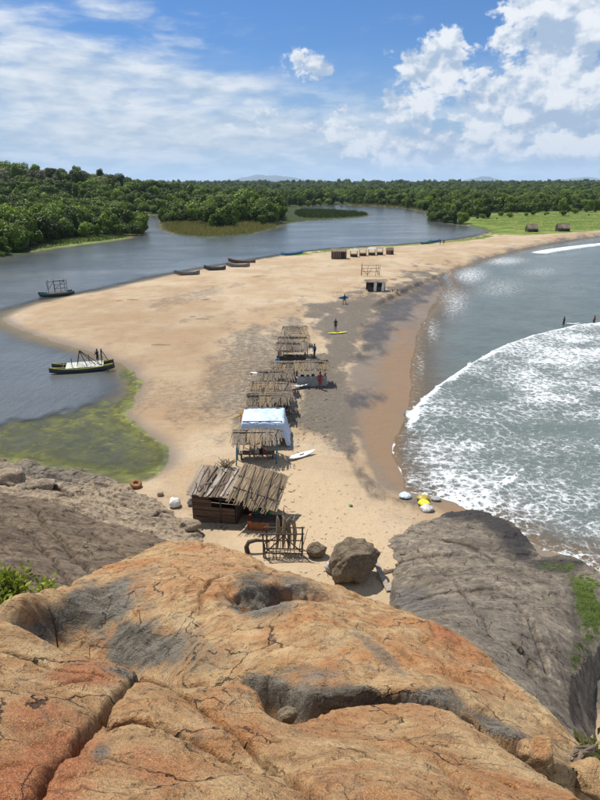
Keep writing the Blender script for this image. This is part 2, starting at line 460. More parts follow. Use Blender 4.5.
orange = pmask([(402, 325), (388, 350), (372, 392), (366, 430), (374, 468), (392, 494), (410, 490), (396, 460), (400, 430), (418, 400), (420, 345)], 9, 20, 4)
orange = np.maximum(orange, .42 * pmask([(10, 318), (70, 302), (160, 296), (235, 300), (225, 420), (165, 440), (128, 410), (142, 385), (120, 360), (50, 340)], 12, 30, 44))
orange = np.maximum(orange, pmask([(430, 500), (500, 505), (505, 530), (440, 515)], 6, 8, 5))
orange = np.maximum(orange, pmask([(560, 575), (600, 560), (640, 620), (600, 630)], 10, 8, 6))
dark = .75 * pmask([(440, 268), (400, 290), (372, 310), (355, 345), (352, 362), (385, 355), (395, 330), (425, 305), (448, 285)], 8, 16, 7)
dark = np.maximum(dark, .7 * pmask([(340, 396), (362, 388), (388, 392), (384, 404), (352, 414)], 7, 10, 8))
dark = np.maximum(dark, .6 * pmask([(350, 440), (366, 474), (390, 492), (440, 500), (440, 512), (396, 508), (362, 488), (346, 462)], 5, 10, 9))
dark = np.maximum(dark, .85 * pmask([(562, 628), (620, 610), (640, 740), (575, 740)], 12, 6, 91))
blacksand = 1.0 * pmask([(300, 306), (352, 296), (400, 285), (440, 264), (446, 270), (400, 296), (374, 316), (356, 345), (346, 380), (352, 430), (352, 466), (322, 440), (300, 428), (292, 404), (300, 372), (330, 350), (318, 330)], 10, 30, 12)
blacksand = np.maximum(blacksand, .68 * pmask([(215, 335), (285, 312), (310, 330), (300, 380), (290, 440), (228, 440), (195, 405)], 16, 36, 13))
blacksand = np.maximum(blacksand, .5 * pmask([(150, 300), (230, 283), (250, 286), (190, 303), (150, 312)], 4, 12, 14))
blacksand = np.maximum(blacksand, .5 * pmask([(180, 318), (212, 316), (214, 321), (184, 322)], 2, 8, 15))
blacksand = np.maximum(blacksand, .42 * pmask([(110, 385), (220, 395), (235, 425), (190, 430), (130, 410)], 8, 30, 16))
pale = pmask([(205, 530), (240, 470), (300, 448), (340, 478), (390, 520), (440, 600), (300, 620)], 14, 20, 17)
algae = pmask([(118, 366), (138, 372), (143, 390), (132, 408), (124, 414), (137, 426), (163, 444), (170, 457), (160, 476), (130, 486), (60, 472), (-60, 470), (-60, 434), (40, 422), (95, 404), (122, 398), (130, 385), (122, 374)], 8, 10, 18)
mead = sstep(seg_dist(GX, GY, MEADOW), -3, 6)
strip = sstep(-SR, .5, 2.5) * sstep(-SR, 11, 5) * sstep(PX, 262, 300) * sstep(PY, 262, 250) * sstep(GY, 120, 140)
grass = np.maximum(mead, strip * (fbm(GX / 3, GY / 8, 3, 19) > .36))
lb = pmask([(20, 252), (60, 240), (110, 236), (136, 236), (128, 243), (70, 249)], 2, 4, 20)
inland = np.minimum(-SR, -SS)
spit_d = seg_dist(GX, GY, SPIT)
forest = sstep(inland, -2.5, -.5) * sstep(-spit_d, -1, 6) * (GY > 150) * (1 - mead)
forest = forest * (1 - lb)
grass = np.maximum(grass, lb * (SR < 0))
am = sstep(algae, .0, .95) * sstep(SR, 0, 1.5); GZ = GZ * (1 - am) + am * np.maximum(GZ, -.13 + .13 * (fbm(GX / 1.2, GY / 1.2, 3, 33) - .35))
# sand scuffed by feet where people walk
walk = sstep(GY, 28, 32) * sstep(GY, 150, 110) * (SR < -2) * (SS < -1) * (GX > -14)
GZ = GZ + walk * .05 * (fbm(GX / .5, GY / .5, 3, 41) - .5)
gV = np.stack([GX, GY, GZ], -1).reshape(-1, 3)
gF = grid_faces(*GX.shape)[:, ::-1]

def ground_material():
    m, t, b, _ = new_mat('ground')
    p = t.pos()
    A = {k: t.attr(k) for k in ('wet', 'orange', 'dark', 'blacksand', 'pale', 'algae', 'grass', 'forest')}
    big = t.noise(p, .09, 5, .6); mid = t.noise(p, .55, 6, .62); fine = t.noise(p, 5.0, 6, .7); grain = t.noise(p, 38., 4, .7)
    strk = t.noise(t.mapping(p, (.25, 1.2, 1), (0, 0, R(8))), 1.0, 7, .66)
    sand = t.mix(t.ss(big, .38, .64), (.37, .265, .160), (.44, .350, .238))
    sand = t.mix(t.ss(strk, .5, .72, 0, .5), sand, (.27, .185, .115))
    sand = t.mix(t.ss(fine, .50, .74, 0, .62), sand, (.20, .15, .105))
    sand = t.mix(t.ss(t.noise(t.mapping(p, (1, .6, 1)), .35, 8, .75), .50, .70, 0, .55), sand, (.215, .165, .12))
    sand = t.mix(t.ss(t.noise(p, 7., 6, .8), .56, .68, 0, .6), sand, (.09, .075, .06))
    sand = t.mix(A['pale'], sand, t.mix(fine, (.36, .265, .165), (.51, .39, .25)))
    # black mineral sand lying in patches and trampled specks
    bs = t.math('ADD', A['blacksand'], t.math('MULTIPLY', t.math('SUBTRACT', t.noise(p, 1.7, 12, .82), .5), 3.0))
    sand = t.mix(t.math('MULTIPLY', t.ss(bs, .10, .95, 0, .90), t.ss(A['blacksand'], 0, .3)), sand, t.mix(fine, (.055, .050, .045), (.165, .145, .120)))
    sand = t.mix(t.math('MULTIPLY', A['wet'], .78), sand, t.mix(mid, (.110, .088, .068), (.150, .118, .088)))
    sand = t.mix(t.math('MULTIPLY', A['orange'], t.ss(mid, .2, .7, .55, .95)), sand, (.225, .142, .076))
    dk = t.math('ADD', A['dark'], t.math('MULTIPLY', t.math('SUBTRACT', t.noise(t.mapping(p, (1, .45, 1)), 1.0, 8, .7), .5), 1.3))
    sand = t.mix(t.ss(dk, .25, .85, 0, .85), sand, (.058, .054, .050))
    al = t.math('ADD', A['algae'], t.math('MULTIPLY', t.math('SUBTRACT', mid, .5), .6))
    alc = t.mix(t.ss(t.noise(p, .8, 7, .65, .6), .40, .62), (.080, .080, .022), (.19, .20, .026))
    alc = t.mix(t.ss(t.noise(p, 1.5, 5, .6), .55, .72), alc, (.30, .33, .075))
    alc = t.mix(t.ss(big, .42, .55), alc, t.mix(.6, alc, (.045, .05, .018)))
    sand = t.mix(t.ss(al, .35, .6, 0, .95), sand, alc)
    gn = t.noise(p, .12, 6, .7); gc = t.mix(t.ss(gn, .38, .62), (.075, .13, .018), (.20, .23, .05))
    gc = t.mix(t.ss(t.noise(p, 1.0, 5, .7), .5, .7), gc, (.05, .085, .014))
    ga = t.math('ADD', A['grass'], t.math('MULTIPLY', t.math('SUBTRACT', t.noise(p, .8, 5, .7), .5), .9))
    sand = t.mix(t.ss(ga, .35, .55), sand, gc)
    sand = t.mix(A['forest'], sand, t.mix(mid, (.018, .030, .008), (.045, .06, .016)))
    t.set(b.inputs['Base Color'], sand)
    t.set(b.inputs['Roughness'], t.math('SUBTRACT', .95, t.math('MULTIPLY', A['wet'], t.ss(mid, .3, .6, .40, .52))))
    b.inputs['Specular IOR Level'].default_value = .18
    dry = t.math('SUBTRACT', 1.0, t.math('MULTIPLY', A['wet'], .93))
    h = t.math('ADD', t.math('MULTIPLY', t.noise(p, 2.2, 5, .7), .6), t.math('ADD', t.math('MULTIPLY', fine, .35), t.math('MULTIPLY', grain, .05)))
    bmp = t.node('ShaderNodeBump'); t.set(bmp.inputs['Height'], h); bmp.inputs['Distance'].default_value = .16; t.set(bmp.inputs['Strength'], dry)
    t.set(b.inputs['Normal'], bmp.outputs[0])
    return m
ground = np_mesh('ground', gV, gF, ground_material(), attrs=dict(wet=wet, orange=orange, dark=dark, blacksand=blacksand, pale=pale, algae=algae, grass=grass, forest=forest))
tag(ground, 'sandy spit, wet beach, grassy meadow and wooded river banks', kind='structure')

def hgt(x, y):
    k = min(max(x / max(y, 19), ratio[0] + 1e-6), ratio[-1] - 1e-6); d = min(max(y, 19.1), 11900)
    i = int(np.searchsorted(-d_rows, -d)) - 1; i = max(0, min(i, len(d_rows) - 2)); j = max(0, min(int(np.searchsorted(ratio, k)) - 1, len(ratio) - 2))
    a = (d - d_rows[i]) / (d_rows[i + 1] - d_rows[i]); b = (k - ratio[j]) / (ratio[j + 1] - ratio[j])
    return float((GZ[i, j] * (1 - b) + GZ[i, j + 1] * b) * (1 - a) + (GZ[i + 1, j] * (1 - b) + GZ[i + 1, j + 1] * b) * a)
def on_ground(px, py, guess=1.0):
    z = guess
    for _ in range(4):
        p = G(px, py, z); z = hgt(p.x, p.y)
    return G(px, py, z)

# ------------------------------------------------------------------ water
def river_material():
    m, t, b, out = new_mat('river_water'); p = t.pos()
    n = t.noise(p, .06, 4, .6)
    base = t.mix(t.ss(n, .35, .65), (.078, .088, .088), (.100, .108, .104))
    t.set(b.inputs['Base Color'], base); b.inputs['Roughness'].default_value = .10; b.inputs['IOR'].default_value = 1.333
    b.inputs['Specular IOR Level'].default_value = .42
    rip = t.math('ADD', t.noise(t.mapping(p, (1, .45, 1), (0, 0, R(20))), 1.1, 4, .6), t.math('MULTIPLY', t.noise(t.mapping(p, (1, .5, 1)), 4.5, 3, .6), .30))
    rip2 = t.math('ADD', rip, t.math('MULTIPLY', t.noise(t.mapping(p, (1, .4, 1)), .12, 3, .5), 1.2))
    calm = t.ss(t.noise(t.mapping(p, (.5, 1, 1)), .05, 4, .6), .35, .6, .45, 1.0)
    bm = t.node('ShaderNodeBump'); t.set(bm.inputs['Height'], rip2); bm.inputs['Distance'].default_value = .17; t.set(bm.inputs['Strength'], calm)
    t.set(b.inputs['Normal'], bm.outputs[0])
    tr = t.node('ShaderNodeBsdfTransparent'); tr.inputs[0].default_value = (.93, .92, .80, 1)
    mx = t.node('ShaderNodeMixShader')
    t.set(mx.inputs[0], t.ss(t.attr('depth'), -.02, .42, .06, 1.0)); t.L.new(tr.outputs[0], mx.inputs[1]); t.L.new(b.outputs[0], mx.inputs[2])
    t.L.new(mx.outputs[0], out.inputs[0])
    return m
keep = (SR > -4) & (GY > 5)
rF = grid_faces(*GX.shape, keep=keep)[:, ::-1]
rV, rF, rA = compact(np.stack([GX, GY, np.zeros_like(GX)], -1).reshape(-1, 3), rF, dict(depth=-GZ))
river = np_mesh('river', rV, rF, river_material(), attrs=rA)
tag(river, 'dark rippled river curving behind the sand spit', kind='structure')

FOAM = chaikin([tuple(G(*q, 0))[:2] for q in [(394, 442), (392, 454), (399, 468), (406, 482), (402, 493), (440, 500), (470, 512), (490, 526), (515, 550), (534, 572), (560, 568), (600, 600), (760, 740), (1300, 500), (800, 312), (650, 322),
        (600, 326), (575, 328), (540, 336), (500, 349), (470, 366), (440, 386), (425, 398), (410, 413), (402, 428)]], 2)
FRONT = world_poly([(398, 436), (402, 428), (410, 413), (425, 398), (440, 386), (470, 366), (500, 349), (540, 336), (575, 328), (600, 326), (650, 322), (760, 318)], 2, closed=False)
SWASH = world_poly([(401, 494), (406, 482), (399, 468), (392, 453), (394, 441), (398, 436)], 2, closed=False)
FRONT2 = world_poly([(470, 507), (485, 497), (503, 485), (522, 471)], 2, closed=False)
FRONT3 = world_poly([(535, 254), (560, 250), (590, 246), (640, 241), (700, 237)], 2, closed=False)
EDGE = world_poly([(480, 261), (455, 268), (447, 274), (450, 282), (453, 288), (442, 300), (425, 318), (415, 340), (411, 370), (411, 395), (407, 420)], 2, closed=False)
ROCKEDGE = world_poly([(402, 493), (440, 499), (470, 510), (492, 523), (515, 546), (533, 566), (560, 563), (580, 571), (600, 592)], 2, closed=False)
keep = (SS > -3.0) & (GY > 5)
wob = (fbm(GX / 1.1, GY / 1.6, 4, 51) - .5)
sf = seg_dist(GX, GY, FOAM) + wob * 1.3
dfr, tfr, sidefr = seg_dist(GX, GY, FRONT, closed=False)
d2, t2, s2 = seg_dist(GX, GY, FRONT2, closed=False)
d3, t3, s3 = seg_dist(GX, GY, FRONT3, closed=False)
ded, ted, _ = seg_dist(GX, GY, EDGE, closed=False)
dsw, _, _ = seg_dist(GX, GY, SWASH, closed=False)
drk, trk, _ = seg_dist(GX, GY, ROCKEDGE, closed=False)
inn = np.where(sf > 0, dfr, -dfr)
zs = .75 * sstep(inn, -.25, .60) * np.exp(-np.maximum(inn, 0) / 5.0) * sstep(tfr, .02, .28) * (dfr < 40)
zs += .12 * np.exp(-(d2 / .6) ** 2) + .55 * np.exp(-(d3 / 2.6) ** 2) * sstep(t3, 0, .2)
sw = fbm(GX / 9 + .2 * GY / 9, GY / 4.2, 3, 61)
zs += .22 * (sw - .5) * sstep(SS, 1, 9) + .12 * (fbm(GX / 1.6, GY / 1.3, 4, 63) - .5) * sstep(SS, .5, 5)
zs += .025 * sstep(SS, -.5, 1) + .04 * sstep(sf, 0, 1)
foam = np.zeros_like(GX)
infoam = sstep(sf, -.15, .35)
foam = infoam * (.37 + .20 * np.exp(-np.maximum(inn, 0) / 2.5) + .20 * sstep(PX, 450, 600) * sstep(PY, 470, 350) + .60 * (fbm(GX / 6, GY / 4, 4, 71) - .5)
                 + .34 * np.exp(-drk / 2.6) - .10 * sstep(dsw, 3, 0))
foam = np.maximum(foam, infoam * 1.12 * sstep(dfr + wob * 1.2, 1.7, .2) * sstep(tfr, .0, .2))
foam = np.maximum(foam, .80 * sstep(dsw + wob * .7, .16, -.05))
foam = np.maximum(foam, .80 * np.exp(-((d2 + wob * .9) / .28) ** 2) * (.55 + .6 * t2)); foam = np.maximum(foam, 1.1 * np.exp(-((d3 + wob) / 3.0) ** 2) * sstep(t3, 0, .12))
foam = np.maximum(foam, .42 * np.exp(-(ded / 2.2) ** 2) * sstep(SS, -.3, .3)); foam = np.maximum(foam, .42 * np.exp(-((ded - .2 + wob * 1.4) / .22) ** 2) * sstep(ted, .02, .12))
foam = np.maximum(foam, .75 * np.exp(-((drk + wob) / .7) ** 2) * (SS > -1)); foam = np.maximum(foam, .95 * np.exp(-(((GX - G(540, 560).x) / 1.3) ** 2 + ((GY - G(540, 560).y) / 1.2) ** 2)))
for bx, by, rx, ry, s_ in ((468, 276, 30, 14, .56), (452, 300, 24, 26, .54), (505, 262, 34, 8, .55), (540, 275, 40, 10, .42), (500, 290, 40, 16, .44), (432, 330, 12, 22, .52), (560, 292, 60, 10, .3), (420, 365, 8, 25, .5)):
    foam = np.maximum(foam, s_ * np.exp(-((PX - bx) / rx) ** 2 - ((PY - by) / ry) ** 2))
SEADEPTH = np.where(SS > -3, zs - GZ, 0)
def sea_material():
    m, t, b, out = new_mat('sea_water'); p = t.pos()
    fo = t.attr('foam'); dep = t.attr('depth')
    n = t.noise(p, .16, 5, .6)
    base = t.mix(t.ss(n, .3, .7), (.082, .106, .094), (.112, .138, .122))
    base = t.mix(t.ss(dep, .03, .34), (.125, .105, .076), base)
    # lace: distorted cell edges, two sizes, thinned by foam density
    w = t.vmath('ADD', t.mapping(p, (.85, 1.0, 1), (0, 0, R(15))), t.vmath('SCALE', t.vmath('SUBTRACT', t.noise(p, 1.3, 5, .65, out='Color'), (.5, .5, .5)), .95))
    e1 = t.voro(w, 1.5, 'DISTANCE_TO_EDGE'); e2 = t.voro(w, 3.6, 'DISTANCE_TO_EDGE'); brk = t.noise(p, 1.7, 6, .7)
    lace = t.math('MINIMUM', t.math('MULTIPLY', e1, 1.0), t.math('MULTIPLY', e2, 1.5))
    lace = t.math('ADD', lace, t.math('MULTIPLY', t.math('SUBTRACT', brk, .5), .62))
    thr = t.math('MULTIPLY_ADD', fo, .66, -.255)
    f = t.math('MULTIPLY', t.ss(t.math('SUBTRACT', thr, lace), -.10, .15), .92)
    f = t.math('MULTIPLY', f, t.ss(fo, .02, .2))
    f = t.math('MAXIMUM', f, t.math('MULTIPLY', t.ss(t.math('ADD', fo, t.math('MULTIPLY', t.math('SUBTRACT', brk, .5), .9)), .82, 1.08), .97))
    milky = t.math('MULTIPLY', fo, .20)
    base = t.mix(milky, base, (.34, .36, .34))
    foamc = t.mix(t.noise(p, 6, 4, .6), (.52, .55, .56), (.80, .82, .82))
    t.set(b.inputs['Base Color'], t.mix(f, base, foamc))
    t.set(b.inputs['Roughness'], t.math('MULTIPLY_ADD', f, .7, .13)); b.inputs['IOR'].default_value = 1.333
    b.inputs['Specular IOR Level'].default_value = .40
    rip = t.math('ADD', t.noise(t.mapping(p, (.55, 1, 1), (0, 0, R(-24))), 1.5, 4, .62), t.math('MULTIPLY', t.noise(p, 6.0, 3, .6), .22))
    hh = t.math('ADD', t.math('MULTIPLY', rip, .8), t.math('MULTIPLY', f, .22))
    t.set(b.inputs['Normal'], t.bump(hh, .26, .9))
    tr = t.node('ShaderNodeBsdfTransparent'); tr.inputs[0].default_value = (.95, .90, .80, 1)
    mx = t.node('ShaderNodeMixShader')
    al = t.math('MAXIMUM', t.ss(dep, -.01, .22, .15, 1.0), f)
    t.set(mx.inputs[0], al); t.L.new(tr.outputs[0], mx.inputs[1]); t.L.new(b.outputs[0], mx.inputs[2]); t.L.new(mx.outputs[0], out.inputs[0])
    return m
sF = grid_faces(*GX.shape, keep=keep)[:, ::-1]
sV, sF, sA = compact(np.stack([GX, GY, zs], -1).reshape(-1, 3), sF, dict(depth=SEADEPTH, foam=foam))
sea = np_mesh('sea', sV, sF, sea_material(), attrs=sA)
tag(sea, 'grey green sea with a broken wave and lacy white foam', kind='structure')

# ------------------------------------------------------------------ foreground rock
def rock_material(name, cols, foliation=(.5, 2.5, 1.0), frot=(0, 0, R(-25)), bump=.035, s=1.0, fk=.62, band=0.0):
    """cols: light, mid, deep ; attributes grey, red, dark, pale, weed shift it"""
    light, mid_, deep = cols
    m, t, b, _ = new_mat(name); p = t.pos()
    A = {k: t.attr(k) for k in ('grey', 'red', 'dark', 'pale', 'weed')}
    n1 = t.noise(p, .9 * s, 6, .62, .4); n2 = t.noise(p, 4.2 * s, 8, .66, .3); n3 = t.noise(p, 24 * s, 6, .7); n4 = t.noise(p, 95 * s, 3, .75); n5 = t.noise(p, 240 * s, 2, .7)
    fol = t.noise(t.mapping(p, foliation, frot), 3.2 * s, 9, .7, .5)
    c = t.mix(t.ss(n2, .36, .66), mid_, light)
    c = t.mix(t.ss(n1, .46, .66, 0, .75), c, deep)
    c = t.mix(t.ss(fol, .52, .72, 0, fk), c, tuple(x * .42 for x in mid_))
    if band:                                            # pale veins and dark bands of the gneiss, folded
        fw = t.vmath('ADD', t.mapping(p, (.16, 1.0, 1.0), frot), t.vmath('SCALE', t.vmath('SUBTRACT', t.noise(p, .35, 4, .6, out='Color'), (.5, .5, .5)), 1.9))
        fb = t.noise(fw, 1.6, 8, .68)
        c = t.mix(t.ss(fb, .53, .66, 0, band), c, tuple(min(.6, x * 1.25) for x in light)); c = t.mix(t.ss(fb, .46, .36, 0, band), c, tuple(x * .35 for x in mid_))
    c = t.mix(t.math('MULTIPLY', t.ss(t.math('ADD', A['red'], t.math('MULTIPLY', t.math('SUBTRACT', n2, .5), 1.3)), .15, .95), .80), c, t.mix(n3, (.28, .060, .020), (.43, .135, .045)))
    c = t.mix(t.ss(t.math('ADD', A['pale'], t.math('MULTIPLY', t.math('SUBTRACT', n3, .5), 1.4)), .40, .85, 0, .75), c, (.50, .38, .22))
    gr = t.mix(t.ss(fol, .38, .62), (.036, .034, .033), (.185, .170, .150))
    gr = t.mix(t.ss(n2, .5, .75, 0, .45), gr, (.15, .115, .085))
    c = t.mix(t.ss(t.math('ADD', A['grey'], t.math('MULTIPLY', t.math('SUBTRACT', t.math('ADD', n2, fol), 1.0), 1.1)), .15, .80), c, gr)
    # hairline cracks and flaked edges
    hv = t.vmath('ADD', t.mapping(p, (1.0, 1.35, 1.0), frot), t.vmath('SCALE', t.vmath('SUBTRACT', t.noise(p, 2.2 * s, 5, .6, out='Color'), (.5, .5, .5)), .55))
    he_ = t.voro(hv, 1.5 * s, 'DISTANCE_TO_EDGE'); hn = t.noise(p, 1.3 * s, 4, .6)
    hair = t.math('MULTIPLY', t.ss(he_, .020, .004), t.ss(hn, .48, .60))
    hl = t.math('ABSOLUTE', t.math('SUBTRACT', t.noise(t.mapping(p, (.6, 1.6, 1), frot), 1.6 * s, 3, .55, .3), .5)); hair2 = t.math('MULTIPLY', t.math('MULTIPLY', t.ss(hl, .008, .001), t.ss(hn, .52, .42)), .45)
    hair = t.math('MAXIMUM', hair, hair2)
    # dark crystals, lichen crusts and pale flecks
    c = t.mix(t.ss(n3, .54, .72, 0, .60), c, (.07, .055, .045))
    c = t.mix(t.ss(n4, .55, .68, 0, .75), c, (.055, .045, .04))
    c = t.mix(t.ss(n5, .56, .66, 0, .55), c, (.05, .04, .035)); c = t.mix(t.ss(n5, .44, .34, 0, .5), c, tuple(min(.8, x * 1.7) for x in light))
    c = t.mix(t.ss(n4, .43, .30, 0, .50), c, tuple(min(.7, x * 1.6) for x in light))
    lich = t.math('MULTIPLY', t.ss(t.noise(p, 2.3 * s, 9, .72, .8), .58, .68), t.ss(n3, .3, .6, .3, .8))
    c = t.mix(lich, c, (.085, .075, .07))
    c = t.mix(t.ss(t.noise(p, 1.7 * s, 8, .7, 1.2), .66, .74, 0, .5), c, (.33, .33, .27))
    c = t.mix(t.math('MULTIPLY', hair, .85), c, (.035, .028, .022))
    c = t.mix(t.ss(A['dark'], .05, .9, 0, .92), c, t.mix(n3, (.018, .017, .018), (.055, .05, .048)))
    wd = t.ss(t.math('ADD', A['weed'], t.math('MULTIPLY', t.math('SUBTRACT', n2, .5), 2.4)), .35, .75)
    c = t.mix(wd, c, t.mix(t.ss(n3, .35, .65), (.020, .034, .006), (.115, .165, .014)))
    t.set(b.inputs['Base Color'], c); t.set(b.inputs['Roughness'], t.ss(n3, .3, .7, .72, .95)); b.inputs['Specular IOR Level'].default_value = .28
    step = t.ss(t.noise(p, 2.6 * s, 6, .6, .9), .47, .51)
    h = t.math('ADD', t.math('MULTIPLY', n2, .9), t.math('ADD', t.math('MULTIPLY', fol, .7), t.math('ADD', t.math('MULTIPLY', n3, .35), t.math('MULTIPLY', n4, .12))))
    h = t.math('ADD', h, t.math('MULTIPLY', step, .22))
    h = t.math('SUBTRACT', h, t.math('MULTIPLY', hair, .45))
    t.set(b.inputs['Normal'], t.bump(h, bump * 2.8, 1.0))
    return m

def blob_mask(PXr, PYr, lst, X, Y, seed, sc):
    n = fbm(X / sc, Y / sc, 5, seed) - .5
    out = np.zeros_like(X)
    for px, py, rx, ry, ang, s_ in lst:
        a = R(ang); u = ((PXr - px) * math.cos(a) + (PYr - py) * math.sin(a)) / rx; v = (-(PXr - px) * math.sin(a) + (PYr - py) * math.cos(a)) / ry
        r = np.sqrt(u * u + v * v) + n * .9
        out = np.maximum(out, s_ * sstep(r, 1.45, .25))
    return out

def rock(name, outline, inner, res, mat, edge=.25, er=.8, skirt=3.0, zmin=-.5, rough=.05, scale=.8, cracks=(), masks=None, dents=(), seed=1, steps=.03, wob=.1, margin=3.0, weight=1.0):
    """bedrock outcrop: smooth surface through measured points, edge rounded over and falling to the ground,
       cracks cut in, exfoliation steps and roughness added"""
    ow = [tuple(P(*q)) for q in outline]; iw = [tuple(P(*q)) for q in inner]
    tps = TPS(ow + iw, 2e-3)
    poly = chaikin([q[:2] for q in ow], 2)
    x0, y0 = poly.min(0) - margin; x1, y1 = poly.max(0) + margin
    xs = np.arange(x0, x1, res); ys = np.arange(y0, y1, res)
    X, Y = np.meshgrid(xs, ys)
    s_, nx, ny = seg_dist(X, Y, poly, near=True)
    s_ = s_ + (fbm(X / (scale * .7), Y / (scale * .7), 3, seed + 5) - .5) * 2 * wob
    qx = np.where(s_ < 0, nx, X); qy = np.where(s_ < 0, ny, Y)
    Z = tps(qx, qy)
    Z -= np.where(s_ < er, edge * (1 - np.clip(s_, 0, er) / er) ** 2, 0)
    o_ = np.maximum(-s_, 0); Z -= skirt * o_ * (1 - .35 * o_ / (o_ + 2.0))
    # big undulation, foliated relief, exfoliation steps
    Z += rough * 1.6 * (fbm(X / scale, Y / scale, 6, seed) - .5)
    c_, s2_ = math.cos(R(-28)), math.sin(R(-28))
    U = (X * c_ - Y * s2_); V_ = (X * s2_ + Y * c_)
    Z += rough * .7 * (fbm(U / (scale * .9), V_ / (scale * .22), 5, seed + 31) - .5)
    q = fbm(X / (scale * .8), Y / (scale * .8), 5, seed + 77) * 5.0
    fr = q - np.floor(q); Z += steps * (np.floor(q) - 2.5 + sstep(fr, .0, .09))
    Z += rough * .25 * (fbm(X / (scale * .12), Y / (scale * .12), 4, seed + 99) - .5)
    for px, py, d, rx, ry, ang, dep, pw in dents:
        c = P(px, py, d); a = R(ang); u = ((X - c.x) * math.cos(a) + (Y - c.y) * math.sin(a)) / rx; v = (-(X - c.x) * math.sin(a) + (Y - c.y) * math.cos(a)) / ry
        r = np.sqrt(u * u + v * v) + .85 * (fbm(X / .55, Y / .55, 4, seed + 13) - .5)
        op = sstep((Y - c.y) / max(rx, ry) - .25 * (X - c.x) / max(rx, ry), -1.15, .25)         # open towards the viewer: a scooped scarp
        Z -= dep * sstep(r, 1.0, pw) * op
    PXr, PYr = project(X, Y, Z)
    att = {}
    if masks:
        for k, lst in masks.items(): att[k] = blob_mask(PXr, PYr, lst, X, Y, seed + len(k), .45 * scale)
    dark_ = att.get('dark', np.zeros_like(X))
    for pts, w, dep in cracks:
        line = chaikin([tuple(P(*q))[:2] for q in pts], 1, closed=False)
        wobx = (fbm(X / (w * 14), Y / (w * 14), 3, seed + 3) - .5)
        d, tt, sd = seg_dist(X + wobx * w * 2.2, Y + (fbm(X / (w * 14), Y / (w * 14), 3, seed + 4) - .5) * w * 2.2, line, closed=False)
        ww = w * (.35 + .9 * np.sin(np.clip(tt, .02, .98) * math.pi) ** .5) * (.5 + fbm(X / .3, Y / .3, 3, seed + 8))
        wv = np.maximum(ww * 1.15, 2.6 * res); prof = np.clip(1 - d / wv, 0, 1) ** 1.4
        Z -= dep * prof + .55 * dep * np.exp(-d / (w * 8)); Z += (.10 * dep) * sd * np.exp(-d / (w * 4)) * (d > ww * .5)
        dark_ = np.maximum(dark_, .35 * sstep(d, ww * 1.3, ww * .4))  # crack floor darkened in the colour: painted recess shade along with dirt
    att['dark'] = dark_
    keep = Z > zmin
    F_ = grid_faces(*X.shape, keep=keep)
    V, F_, att = compact(np.stack([X, Y, Z], -1).reshape(-1, 3), F_, att)
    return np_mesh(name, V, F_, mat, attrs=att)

ORANGE = rock_material('rock_orange', ((.54, .365, .185), (.36, .195, .085), (.42, .150, .040)), bump=.026)
GREYR = rock_material('rock_grey', ((.30, .250, .185), (.155, .126, .094), (.105, .082, .058)), bump=.05, s=.6, frot=(0, 0, R(-38)), band=.75)
BROWNR = rock_material('rock_brown', ((.25, .185, .12), (.125, .088, .056), (.075, .052, .034)), bump=.05, s=.6, frot=(0, 0, R(-30)), band=.6)
TANR = rock_material('rock_tan', ((.44, .355, .245), (.29, .215, .14), (.18, .13, .085)), bump=.05, s=.6, band=.5)

